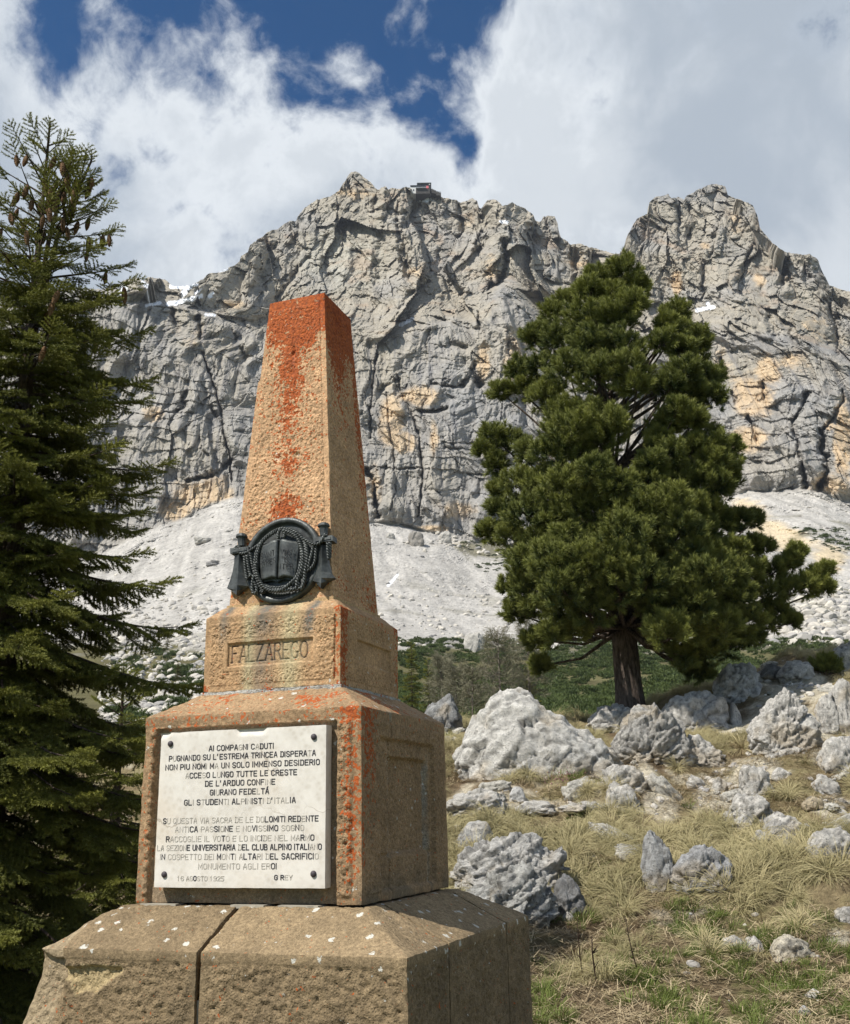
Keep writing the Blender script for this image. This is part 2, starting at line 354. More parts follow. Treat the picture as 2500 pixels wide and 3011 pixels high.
# (points, depth in metres away from the viewer, half width in px)
GULLY = [([(1215, 613), (1190, 650), (1180, 686), (1195, 755), (1206, 810)], 13, 14), ([(1257, 829), (1183, 888), (1156, 943)], 7, 7), ([(1353, 595), (1362, 663), (1358, 709)], 10, 9),
 ([(1486, 709), (1486, 774), (1477, 829), (1440, 842)], 15, 10), ([(1427, 618), (1440, 686), (1408, 737)], 11, 18), ([(1564, 663), (1564, 737)], 12, 12), ([(1688, 737), (1702, 810)], 9, 12),
 ([(1477, 865), (1541, 916), (1569, 957)], 5, 6), ([(1294, 939), (1339, 952), (1408, 971)], 6, 7), ([(1404, 916), (1413, 966)], 9, 5), ([(1321, 1007), (1367, 1021)], 5, 9),
 ([(800, 737), (786, 792), (750, 856)], 13, 16), ([(876, 654), (878, 696), (855, 728)], 10, 12), ([(910, 755), (883, 783), (850, 829), (818, 874)], 6, 7), ([(511, 916), (520, 966)], 8, 7),
 ([(584, 930), (589, 994)], 10, 8), ([(685, 971), (694, 998)], 5, 6), ([(713, 1030), (722, 1053)], 8, 9), ([(1105, 585), (1101, 622)], 8, 7), ([(1172, 600), (1168, 709)], 8, 6), ([(1137, 560), (1119, 631)], -8, 10),
 ([(594, 1037), (630, 1133), (649, 1211), (653, 1248), (676, 1344), (681, 1413)], 9, 3.2), ([(626, 1200), (640, 1230), (653, 1250)], 6, 3), ([(681, 1352), (640, 1395), (557, 1413)], 6, 6), ([(539, 1156), (543, 1198), (520, 1207)], 6, 5),
 ([(451, 1225), (483, 1211), (575, 1216)], 4, 3.5), ([(1110, 1042), (1097, 1124), (1088, 1207), (1088, 1289)], 8, 3.2), ([(1166, 1101), (1188, 1175), (1221, 1244), (1234, 1299), (1244, 1377), (1239, 1455), (1225, 1519)], 8, 3.2),
 ([(1138, 1156), (1147, 1262), (1161, 1354), (1161, 1445), (1147, 1500)], 4, 2.8), ([(1083, 1377), (1101, 1441), (1115, 1519)], 11, 6), ([(1097, 1372), (1170, 1378), (1244, 1374)], 4, 2.8), ([(1299, 1303), (1413, 1303)], 3, 2.8),
 ([(1308, 1317), (1390, 1322)], 4, 3.2), ([(1381, 1395), (1491, 1395)], 4, 3), ([(1221, 1207), (1265, 1212), (1312, 1200)], 8, 5), ([(1114, 1150), (1160, 1118)], 5, 7), ([(1160, 1118), (1180, 1165)], 6, 8), ([(1363, 1133), (1400, 1074)], 7, 7), ([(1404, 1115), (1414, 1135)], 12, 11),
 ([(1271, 1129), (1317, 1133), (1363, 1138)], 7, 5), ([(1994, 608), (1998, 659)], 8, 6), ([(2104, 563), (2099, 613)], 4, 4), ([(2113, 673), (2099, 714), (2090, 755)], 5, 5), ([(2067, 764), (2072, 833), (2067, 874)], 8, 5),
 ([(2223, 700), (2195, 774), (2168, 829)], 7, 6), ([(2026, 677), (2030, 705)], 6, 5), ([(2292, 755), (2296, 792), (2301, 829)], 20, 15), ([(2360, 774), (2379, 815)], 9, 9), ([(2264, 938), (2283, 985)], 12, 11),
 ([(2434, 884), (2457, 939), (2466, 1040)], 12, 8), ([(2305, 948), (2338, 994)], 9, 8), ([(2371, 1163), (2361, 1198), (2337, 1239)], 14, 9), ([(2124, 1053), (2137, 1094)], 7, 6), ([(2151, 1156), (2165, 1184)], 6, 6),
 ([(2244, 1129), (2258, 1184)], 7, 7), ([(2203, 1229), (2227, 1294)], 8, 7), ([(2337, 1249), (2351, 1328), (2371, 1432)], 10, 6), ([(2420, 1273), (2420, 1328), (2437, 1356), (2416, 1432)], 14, 10),
 ([(2478, 1143), (2478, 1184), (2447, 1236), (2423, 1260)], 6, 5), ([(1500, 1010), (1530, 1080), (1540, 1180)], 8, 14), ([(960, 700), (950, 760), (975, 830)], 5, 10), ([(1010, 640), (1030, 720), (1015, 800)], -5, 14), ([(1100, 700), (1085, 800), (1110, 880)], -6, 12)]
OCHRE = [(600, 1460, 110, 45, 1), (635, 1420, 45, 40, .8), (450, 1220, 40, 30, .8), (515, 1500, 60, 40, .9), (1150, 1240, 45, 85, 1), (1185, 1300, 45, 40, .9), (1240, 1165, 75, 38, .8), (1420, 1070, 25, 60, .8), (1275, 1290, 18, 60, .7), (1340, 1500, 80, 40, .6),
 (1270, 1560, 60, 20, .9), (1230, 800, 60, 45, .55), (1370, 640, 30, 60, .3), (1440, 780, 40, 60, .5), (1530, 1050, 60, 110, .6), (1560, 690, 18, 50, .4), (1700, 760, 70, 40, .5), (2160, 655, 30, 50, .55), (1940, 690, 30, 30, .5), (1992, 832, 16, 36, 1.3),
 (2075, 722, 24, 16, .7), (2235, 825, 26, 30, .7), (2215, 1170, 75, 70, 1), (2260, 1090, 45, 60, .8), (2200, 1290, 60, 50, .9), (2330, 1060, 60, 40, .6), (2400, 960, 70, 80, .45), (2478, 1290, 30, 130, 1.1), (2440, 1420, 70, 50, .7), (2440, 1250, 16, 20, 1),
 (1045, 565, 70, 26, .6), (690, 895, 60, 18, .6), (545, 990, 110, 50, .35), (500, 1120, 130, 60, .18), (1330, 880, 80, 30, .25), (1100, 1420, 30, 90, .5), (2120, 1060, 40, 60, .4)]
SNOW = [([(497, 893), (530, 888), (590, 872)], 5), ([(360, 848), (366, 878)], 9), ([(420, 830), (441, 847)], 4), ([(505, 842), (560, 843), (540, 858)], 5), ([(575, 862), (590, 852)], 3), ([(606, 925), (630, 927)], 3), ([(1222, 586), (1246, 589), (1266, 587)], 3.5),
 ([(1474, 652), (1490, 653)], 4), ([(1563, 669), (1569, 669)], 3), ([(1180, 955), (1212, 938)], 4), ([(2050, 912), (2078, 905), (2098, 903)], 4), ([(2080, 890), (2086, 905)], 3), ([(1142, 1722), (1158, 1703), (1168, 1692)], 2.6), ([(430, 898), (470, 890)], 3), ([(618, 870), (625, 862)], 4), ([(536, 868), (545, 862)], 4), ([(505, 838), (580, 837)], 3), ([(640, 799), (668, 791)], 2.5)]
SLAB = [(2371, 1190), (2330, 1255), (2278, 1300), (2240, 1370), (2205, 1420), (2190, 1446), (2500, 1490), (2800, 1540), (2800, 1100), (2500, 1110), (2478, 1120), (2440, 1160)]
BOWL = [(2330, 940), (2500, 930)]

def build_mountain():
    nx, ny = 1080, 620
    Xc = np.concatenate([np.linspace(-560, -30, 90, endpoint=False), np.linspace(-30, 2530, nx-180, endpoint=False), np.linspace(2530, 3060, 90)])
    ybot = 2340.0
    crest = _lerp(CREST, Xc)
    jag = fbm(np.stack([Xc/26, 0*Xc, 0*Xc], -1), 4, seed=3)*7+fbm(np.stack([Xc/7, 0*Xc, 0*Xc+5], -1), 2, seed=9)*3
    crest = crest+jag
    # rows: dense over the walls, coarser on the low slopes
    t = np.linspace(0, 1, ny)**1.12
    k0 = np.exp(-(np.arange(-40, 41)/6.0)**2); k0 /= k0.sum(); cs = np.convolve(np.pad(crest, (40, 40), 'edge'), k0, 'valid')
    Y = cs[None, :]+t[:, None]*(ybot-cs)[None, :]+(crest-cs)[None, :]*(1-t[:, None]/.13).clip(0, 1); X = np.broadcast_to(Xc, Y.shape)
    foot = _lerp(FOOT, Xc)[None, :]; led = _lerp(LEDGE, Xc)[None, :]
    warp = fbm(np.stack([X/120, Y/120, 0*X], -1), 3, seed=4)*18
    foot = foot+warp*0.8; led = led+warp
    cr = crest[None, :]
    kk = np.exp(-(np.arange(-45, 46)/18.0)**2); kk /= kk.sum()
    def smooth(L): 
        q = np.pad(L, ((0, 0), (45, 45)), 'edge'); return np.stack([np.convolve(r, kk, 'valid') for r in q])
    footm = foot; foot_s = smooth(_lerp(FOOT, Xc)[None, :])+warp*.8; led_s = smooth(_lerp(LEDGE, Xc)[None, :])+warp; cr_s = smooth(crest[None, :])
    # distance ahead as a function of the line of sight's height, all in metres
    vf = 430+0.02*(X-1250); vf = vf-40*sstep(X, 2000, 2500)
    rel = np.array([0.0, 0.16, 0.42, 0.62, 0.8, 1.0])
    low = np.interp(((Y-foot_s)/(2200-foot_s)).clip(0, 1.4).ravel(), [0, .25, .5, .62, .8, 1, 1.3], [1.0, .76, .52, .38, .19, .085, .070]).reshape(Y.shape)
    foot_v = foot_s; tw = ((foot_v-Y)/(foot_v-led_s)).clip(0, 1)
    hu = np.maximum(led_s-cr_s, 30)
    tu = ((led_s-Y)/hu).clip(0, 1.3)
    wall = vf+60*tw**1.2+np.minimum(26, hu*0.13)*sstep(tu, 0, .3)+hu*0.19*tu
    V = np.where(Y > foot_v, vf*low, wall)
    wallm = sstep(foot-Y, -4, 10)
    # smoothed big forms: towers and hollows
    a, e = slope(X, Y)
    def pos(V):
        return CAM+V[..., None]*(FH+a[..., None]*RH+e[..., None]*ZUP)
    P0 = pos(V)
    Q = np.stack([a*V, V, e*V], -1)           # heading frame metres
    up = sstep(led-Y, -10, 60)
    rough = wallm*(0.55+0.45*up)
    lat = Q[..., 0]; alt = Q[..., 2]
    wq = np.stack([fbm(Q/60, 3, seed=21), fbm(Q/60, 3, seed=22), fbm(Q/60, 3, seed=23)], -1)
    Qw = Q+wq*22
    A = np.array([1, .6, .42])                # stretched upright: ribs and chimneys
    D = 0; wf = sstep(foot-Y, -2, 70)
    QL = np.stack([lat+wq[..., 0]*13, 0*lat, alt+wq[..., 1]*13], -1)
    calm = sstep(1.15-np.hypot((X-960)/190, (Y-790)/130), 0, .35)          # the broad smooth slab left of the gullies
    upc = up*(1-.6*calm)
    D = D-(ridged(QL*np.array([1, 1, .26])/66, 2, seed=31)-.45)*26*wf*(.10+.90*upc)
    fa, fe = facet(QL*np.array([1, 1, .30])/34, seed=1, tilt=1.5); D = D-fa*14*wf*(.16+.84*upc)
    fa, fe = facet((QL+wq*3)*np.array([1, 1, .34])/14, seed=2, tilt=1.5); D = D-fa*6.2*wf*(.30+.70*upc)+.8*(1-sstep(fe, 0, .10))*wf*(.5+.5*up)
    fa, fe = facet((QL+wq*4)*np.array([1, 1, .45])/6.0, seed=3, tilt=1.4); D = D-fa*2.8*wallm*(.45+.55*up)+.55*(1-sstep(fe, 0, .12))*wallm
    fa, fe = facet((QL+wq*4)*np.array([1, 1, .65])/2.7, seed=4, tilt=1.3); D = D-fa*1.1*wallm*(.5+.5*up)
    D = D-fbm(QL/3.0, 3, seed=41, gain=.6)*1.5*(0.2+0.8*wallm*(.5+.5*up))
    # beds: ledges that come and go along the walls
    bm_ = sstep(fbm(Q/35, 2, seed=52), -.15, .35)
    bed = (alt+fbm(Q/38, 3, seed=51)*18+lat*0.04)/9.0; saw = bed-np.floor(bed)
    D = D+(saw-.5)*1.5*wallm*(1-.6*up)*bm_+(((bed*2.7) % 1)-.5)*0.5*wallm*(1-.4*up)*(1-bm_*.6)
    # upright fluting of the lower walls
    D = D-(ridged(np.stack([lat/7.5, 0*lat, alt/45], -1)+wq*.9, 3, seed=61)-.5)*3.6*wallm*(1-up)
    D = D-(ridged(np.stack([lat/24, 0*lat, alt/70], -1)+wq*1.1, 2, seed=62)-.5)*10*wf*(1-up)
    gw = fbm(np.stack([X/30, Y/30, 0*X], -1), 3, seed=66); gv = fbm(np.stack([X/16, Y/16, 0*X+3], -1), 3, seed=67)
    for pts, dep, w in GULLY:
        xs = [p[0] for p in pts]; ys = [p[1] for p in pts]; mrg = w*3+4
        m = (X > min(xs)-mrg) & (X < max(xs)+mrg) & (Y > min(ys)-mrg) & (Y < max(ys)+mrg)
        d = seg_dist(X[m]+gw[m]*(9 if w < 4 else 16), Y[m]+gv[m]*8, pts); ww = w*(1+.9*gv[m]).clip(.35, 2)
        D[m] = D[m]+dep*(1.0 if w > 4 else .8)*(1+.8*gw[m]).clip(.2, 1.6)*np.exp(-(d/ww)**2*1.0)
    n_s = fbm(Q/12, 3, seed=44)*2
    s = in_poly(X+warp*.25+n_s*5, Y+warp*.2+n_s*4, SLAB); D = D-np.where(s, 13, 0)*wf
    # dark wall of the middle buttress steps back behind its left edge
    D = D+9*sstep(X-(1478+(Y-865)*0.32), -2, 8)*sstep(Y, 850, 880)*sstep(1260-Y, 0, 60)*sstep(1700-X, 0, 60)
    # scree: low rills and hummocks, boulders grow towards the bottom
    sc = 1-wallm
    rill = ridged(np.stack([lat/9+alt*.05, alt/60, 0*lat], -1)+wq*.4, 3, seed=71)
    D = D+sc*((rill-.5)*2.6+(ridged(np.stack([lat/30+alt*.06, alt/200, 0*lat], -1)+wq*.5, 2, seed=75)-.5)*7+fbm(Q/30, 3, seed=72)*9+fbm(Q/2.5, 3, seed=73, gain=.7)*np.clip(Q[..., 1]/260, .15, 1)*2.4)
    c1, c2, cid3 = cell(Q/2.6, seed=8)
    blk = sstep(fbm(Q/50, 3, seed=81), -.05, .35)*sc*sstep(Y, 1500, 1800)
    D = D-(cid3 > .6)*np.clip(.8-c1, 0, 1)*2.6*blk*np.clip(Q[..., 1]/200, .2, 1)
    D = D*np.where(Y > foot, np.clip(V/430, 0.05, 1)**0.8, 1)
    V2 = V+D
    a2 = a+fbm(Q/9, 2, seed=91)*0.0007*wallm
    P = CAM+V2[..., None]*(FH+a2[..., None]*RH+e[..., None]*ZUP)
    # ---------------- colour: what the rock is, never how it is lit
    n1 = fbm(Q/40, 4, seed=101); n2 = fbm(Q/7, 4, seed=102); n3 = fbm(Q*np.array([1, 1, .12])/5, 3, seed=103); n4 = fbm(Q/2.0, 2, seed=104)
    grey = np.stack([.300+0*X, .283+0*X, .256+0*X], -1)
    warmg = np.array([.335, .30, .235]); cool = np.array([.25, .25, .248])
    wm = sstep(n1+.35*up-.12, -.2, .35)[..., None]
    C = grey*(1-wm*.7)+warmg*wm*.7
    cm = (sstep(-n1+n2*.3, .0, .4)*(1-.5*up))[..., None]; C = C*(1-cm*.6)+cool*cm*.6
    palem = (sstep(-(np.hypot((X-1000)/170, (Y-760)/120)-1)+n2*.5, 0, .7)*.55)[..., None]; C = C*(1-palem)+np.array([.40, .385, .325])*palem
    och = np.zeros_like(X)
    for (cx, cy, rx, ry, s_) in OCHRE:
        och = np.maximum(och, s_*np.exp(-(((X-cx)/rx)**2+((Y-cy)/ry)**2)**1.3))
    och = sstep(och+n2*.45+n1*.25+n4*.15, .28, .75)*wallm
    oc = np.stack([.52+.05*n2, .385+.06*n2, .235+.06*n2], -1)
    C = C*(1-och[..., None]*.78)+oc*och[..., None]*.78
    brn = (sstep(fbm(Q/18, 4, seed=105)-.1, .05, .35)*up*.45*wallm)[..., None]; C = C*(1-brn)+np.array([.33, .235, .16])*brn
    drk = (sstep(n3, .12, .42)*wallm*(.4-.2*up))[..., None]; C = C*(1-drk)+np.array([.105, .105, .11])*drk     # seepage streaks
    streak = (sstep(fbm(np.stack([lat/2.2, 0*lat, alt/55], -1), 2, seed=106), .12, .42)*wallm*(1-up)*.5)[..., None]; C = C*(1-streak)+np.array([.12, .12, .13])*streak
    C = C*(1.02*(1+.22*n4+.18*n2))[..., None]
    # scree
    rl_ = ridged(np.stack([lat/6+alt*.06, 0*lat, alt/45], -1)+wq*.6, 3, seed=76)
    sp = np.stack([.41+0*X, .392+0*X, .362+0*X], -1)*(1+.24*n2+.26*n4+.22*n1+.30*(rl_-.5))[..., None]
    by = sum(s_*np.exp(-((X-cx)/rx)**2-((Y-cy)/ry)**2) for cx, cy, rx, ry, s_ in [(2190, 1500, 70, 40, 1), (2270, 1570, 70, 45, 1), (2440, 1640, 70, 60, .9), (1340, 1600, 100, 25, .5), (1300, 1500, 60, 60, .3), (2330, 1590, 60, 30, .7)])
    by = sstep(by+n2*.35, .35, .8)[..., None]; sp = sp*(1-by*.75)+np.array([.60, .48, .30])*by*.75
    gr = sstep(fbm(Q/22, 4, seed=107), .12, .35)*sstep(Y, 1620, 1800)*.35
    gr = np.maximum(gr, sstep(fbm(np.stack([lat/14, 0*lat, alt/4], -1), 3, seed=108)-.05, .05, .3)*sstep(X, 2080, 2200)*sstep(Y, 1470, 1560)*.6)
    gr = np.maximum(gr, sstep(Y+fbm(Q/12, 3, seed=109)*60, 1880, 1925))
    gr = np.maximum(gr, .75*sstep(-(np.hypot((X-1440)/110, (Y-1610)/40)-1)+n2*.6, 0, .3))
    gr = gr[..., None]; sp = sp*(1-gr)+np.stack([.115+.05*n2, .105+.05*n2, .05+.02*n2], -1)*gr
    C = C*wallm[..., None]+sp*(1-wallm[..., None])
    sn = np.zeros_like(X)
    for pts, w in SNOW:
        xs = [p[0] for p in pts]; ys = [p[1] for p in pts]
        m = (X > min(xs)-w*3) & (X < max(xs)+w*3) & (Y > min(ys)-w*3) & (Y < max(ys)+w*3)
        sn[m] = np.maximum(sn[m], sstep(1.6-seg_dist(X[m], Y[m], pts)/w+n4[m]*.9+n2[m]*.8, 0, .25))
    C = C*(1-sn[..., None])+np.array([.82, .84, .88])*sn[..., None]
    C = C.clip(.02, .95)
    # back of the ridge so that the crest has thickness
    back = []; cb = []
    for k, (dv, dz) in enumerate([(6, -1), (16, -9), (60, -60), (160, -190)][::-1]):
        q = P[0].copy()+FH*dv; q[:, 2] += dz; back.append(q); cb.append(C[0])
    P = np.concatenate([np.stack(back), P]); C = np.concatenate([np.stack(cb), C])
    nr, nc = P.shape[:2]
    m = material('dolomite_rock', rough=.95, spec=.1); nt = m.node_tree; b = nt.nodes['Principled BSDF']
    at_ = N(nt, 'ShaderNodeAttribute', attribute_name='Col'); g = nt.nodes.new('ShaderNodeNewGeometry')
    n = tex(nt, 'Noise', g.outputs['Position'], Scale=.9, Detail=8.0, Roughness=.7)
    f = maprange(nt, n.outputs[0], .3, .7, .68, 1.28, False)
    v = nt.nodes.new('ShaderNodeVectorMath'); v.operation = 'SCALE'; nt.links.new(at_.outputs['Color'], v.inputs[0]); nt.links.new(f, v.inputs['Scale'])
    nt.links.new(v.outputs[0], b.inputs['Base Color'])
    n_b = tex(nt, 'Noise', g.outputs['Position'], Scale=.35, Detail=10.0, Roughness=.72)
    bump_chain(nt, b, [(n_b.outputs[0], .45, 2.0), (n.outputs[0], .5, .5)])
    ob = mesh_np('mountain', P.reshape(-1, 3), grid_faces(nr, nc, flip=True), m, col=C.reshape(-1, 3), smooth=False)
    tag(ob, kind='structure')
    global FAR_X, FAR_Y, FAR_V
    FAR_X, FAR_Y, FAR_V = X, Y, V2
build_mountain()
def far_dist(px, py):
    """distance ahead of the far slope at a photo pixel"""
    j = np.abs(FAR_X[0]-px).argmin(); return float(np.interp(py, FAR_Y[:, j], FAR_V[:, j]))
# ------------------------------------------------------------------ near ground: flat foreground, grassy bank, stony crest
GCOL = [(-900, [(0.5, 9999), (9, 3060), (13, 2850), (18, 2560), (24, 2380), (30, 2290)]),
 (300, [(0.5, 9999), (9, 3040), (13, 2800), (18, 2520), (24, 2330), (30, 2220)]),
 (1100, [(0.5, 9999), (9, 3015), (12, 2790), (14, 2600), (17, 2330), (20, 2230), (23, 2150)]),
 (1330, [(0.5, 9999), (9, 3011), (11, 2800), (12.5, 2690), (13.5, 2570), (14.3, 2440), (15.5, 2350), (17, 2290), (20, 2170), (22.5, 2120)]),
 (1720, [(0.5, 9999), (9, 3011), (11, 2830), (12.3, 2725), (12.9, 2640), (14, 2450), (14.6, 2415), (16, 2350), (17.5, 2270), (20, 2180), (22.5, 2108)]),
 (2080, [(0.5, 9999), (9, 3011), (11.3, 2780), (12.3, 2665), (12.9, 2570), (14.3, 2440), (16, 2330), (18, 2220), (20, 2150), (23, 2050), (24.5, 2015)]),
 (2440, [(0.5, 9999), (9, 2985), (11, 2780), (12.2, 2645), (13, 2540), (14.3, 2430), (16, 2300), (18, 2180), (20, 2080), (23, 1965), (25.5, 1908)]),
 (3500, [(0.5, 9999), (9, 2960), (11, 2740), (13, 2480), (16, 2250), (20, 2050), (23, 1950), (25.5, 1880)])]
def _gtab():
    vs = np.linspace(0.2, 60, 1200); Z = []; A_ = []
    for px, t in GCOL:
        A_.append(float(slope(px, 2400.)[0])); vv = [0.2, 8.0]; zz = [-1.60, -1.60]
        for v, py in t[1:]:
            vv.append(v); zz.append(float(slope(px, float(py))[1])*v)
        last = zz[-1]; vv += [vv[-1]+1.5, 36, 48, 60]; zz += [last-.15, 1.7, 1.4, 1.0]
        z = np.interp(vs, vv, zz); k = np.exp(-(np.arange(-6, 7)/3.0)**2); k /= k.sum(); z = np.convolve(np.pad(z, (6, 6), 'edge'), k, 'valid'); Z.append(z)
    return vs, np.array(A_), np.array(Z)
_gvs, _gas, _gz = _gtab()
def gz(u, v):
    """ground height (absolute z) at heading-frame metres"""
    u = np.asarray(u, float); v = np.asarray(v, float); a = (u/np.maximum(v, .3)).clip(_gas[0], _gas[-1]-1e-6)
    vi = ((v-_gvs[0])/(_gvs[1]-_gvs[0])).clip(0, len(_gvs)-1.001); i = vi.astype(int); f = vi-i
    j = (np.searchsorted(_gas, a, side='right')-1).clip(0, len(_gas)-2); t = (a-_gas[j])/(_gas[j+1]-_gas[j]); t = t*t*(3-2*t)
    z = (_gz[j, i]*(1-f)+_gz[j, i+1]*f)*(1-t)+(_gz[j+1, i]*(1-f)+_gz[j+1, i+1]*f)*t
    p = np.stack([u, v, 0*u], -1); hill = sstep(v, 9, 12.5)
    n = fbm(p/2.2, 3, seed=201)*.40*hill+fbm(p/.7, 3, seed=202)*(.05+.13*hill)+fbm(p/.16, 2, seed=203)*.030
    return CAM[2]+z+n
def ground_at(px, py, vmin=5.0, vmax=34.0):
    a, e = slope(px, float(py)); v = np.arange(vmin, vmax, .03); z = gz(a*v, v)-CAM[2]; k = np.argmax(z >= e*v)
    if not (z >= e*v).any(): k = len(v)-1
    return float(a*v[k]), float(v[k])
def uvw(u, v, dz=0.0): return rh_pt(u, v, gz(u, v)+dz)
def to_uv(P): d = np.asarray(P)-CAM; return d@RH, d@FH

M_GROUND = material('meadow_soil', rough=1.0, spec=.05)
def _gm():
    nt = M_GROUND.node_tree; b = nt.nodes['Principled BSDF']; g = nt.nodes.new('ShaderNodeNewGeometry'); pos = g.outputs['Position']
    a = N(nt, 'ShaderNodeAttribute', attribute_name='Col'); n = tex(nt, 'Noise', pos, Scale=16.0, Detail=8.0, Roughness=.7); n2 = tex(nt, 'Noise', pos, Scale=90.0, Detail=4.0, Roughness=.7)
    k = math_node(nt, 'MULTIPLY', maprange(nt, n.outputs[0], .3, .7, .55, 1.4, False), maprange(nt, n2.outputs[0], .3, .7, .6, 1.35, False))
    v = nt.nodes.new('ShaderNodeVectorMath'); v.operation = 'SCALE'; nt.links.new(a.outputs['Color'], v.inputs[0]); nt.links.new(k, v.inputs['Scale']); nt.links.new(v.outputs[0], b.inputs['Base Color'])
    bump_chain(nt, b, [(n.outputs[0], .8, .06), (n2.outputs[0], .8, .02)])
_gm()
# gravel and bare-stone patches: (px, py, rx, ry)
GRAVEL = [(2130, 2330, 90, 60), (1950, 2360, 60, 60), (1880, 2290, 60, 45), (1700, 2370, 120, 16), (1560, 2368, 110, 14), (1420, 2350, 90, 30), (2330, 2020, 120, 60), (2160, 2130, 90, 30), (2230, 2260, 90, 40), (1850, 2190, 50, 25), (2440, 2370, 70, 40), (2470, 2760, 40, 25), (2180, 2770, 60, 12), (2300, 2110, 120, 60), (2420, 2200, 60, 70)]
def gravel_mask(u, v):
    a = u/v; e = (gz(u, v)-CAM[2])/v; m = np.zeros(u.shape)
    for px, py, rx, ry in GRAVEL:
        a0, e0 = slope(px, py); k = 1/FOCAL_PX*1.06
        m = np.maximum(m, np.exp(-((a-a0)/(rx*k))**2-((e-e0)/(ry*k))**2))
    return m
def build_ground():
    av = np.concatenate([np.linspace(-1.1, -.45, 40, endpoint=False), np.linspace(-.45, .45, 340, endpoint=False), np.linspace(.45, 1.1, 41)])
    vv = np.concatenate([np.geomspace(.35, 7, 60, endpoint=False), np.geomspace(7, 27, 330, endpoint=False), np.geomspace(27, 50, 50)])
    A_, V_ = np.meshgrid(av, vv); U_ = A_*V_; Z = gz(U_, V_); P = rh_pt(U_, V_, Z)
    p = np.stack([U_, V_, 0*U_], -1); n1 = fbm(p/1.3, 4, seed=211); n2 = fbm(p/.3, 3, seed=212)
    soil = np.array([.16, .115, .07]); straw = np.array([.30, .245, .135]); green = np.array([.10, .135, .035]); gravel = np.array([.50, .45, .345])
    hill = sstep(V_, 10.5, 13)[..., None]
    C = soil+(straw-soil)*(.25+.6*hill)*sstep(n1, -.35, .25)[..., None]
    gm = (sstep(n1+.4*n2, .0, .3)*(1-.75*hill[..., 0]))[..., None]*.8; C = C*(1-gm)+green*gm
    gr = sstep(gravel_mask(U_, V_)+n2*.5, .35, .7)[..., None]; gr = np.maximum(gr, (sstep(fbm(p/.9, 3, seed=213)+.3*n2, .22, .4)*hill[..., 0]*.7)[..., None]); C = C*(1-gr)+gravel*(1+.3*n2[..., None])*gr
    C = (C*(1+.3*n2[..., None])).clip(.02, .8); nr, nc = U_.shape
    tag(mesh_np('ground', P.reshape(-1, 3), grid_faces(nr, nc), M_GROUND, col=C.reshape(-1, 3)), kind='structure')
    an = np.linspace(0, 2*np.pi, 49)[:-1]; R_ = [0.01, 30, 300, 2500]
    V2 = np.array([(CAM[0]+r*math.cos(t), CAM[1]+r*math.sin(t), -1.75) for r in R_ for t in an]); F2 = []
    for i in range(3):
        for j in range(48): F2.append((i*48+j, (i+1)*48+j, (i+1)*48+(j+1) % 48, i*48+(j+1) % 48))
    m = material('valley_meadow', (.13, .15, .06), 1, .05)
    tag(mesh_np('valley_floor', V2, np.array(F2), m, col=None), kind='structure')
build_ground()
# ------------------------------------------------------------------ the stone monument
def hit(px, py, n, d):
    v = ray(px, py); n = np.asarray(n, float); return CAM+v*((d-CAM@n)/(v@n))

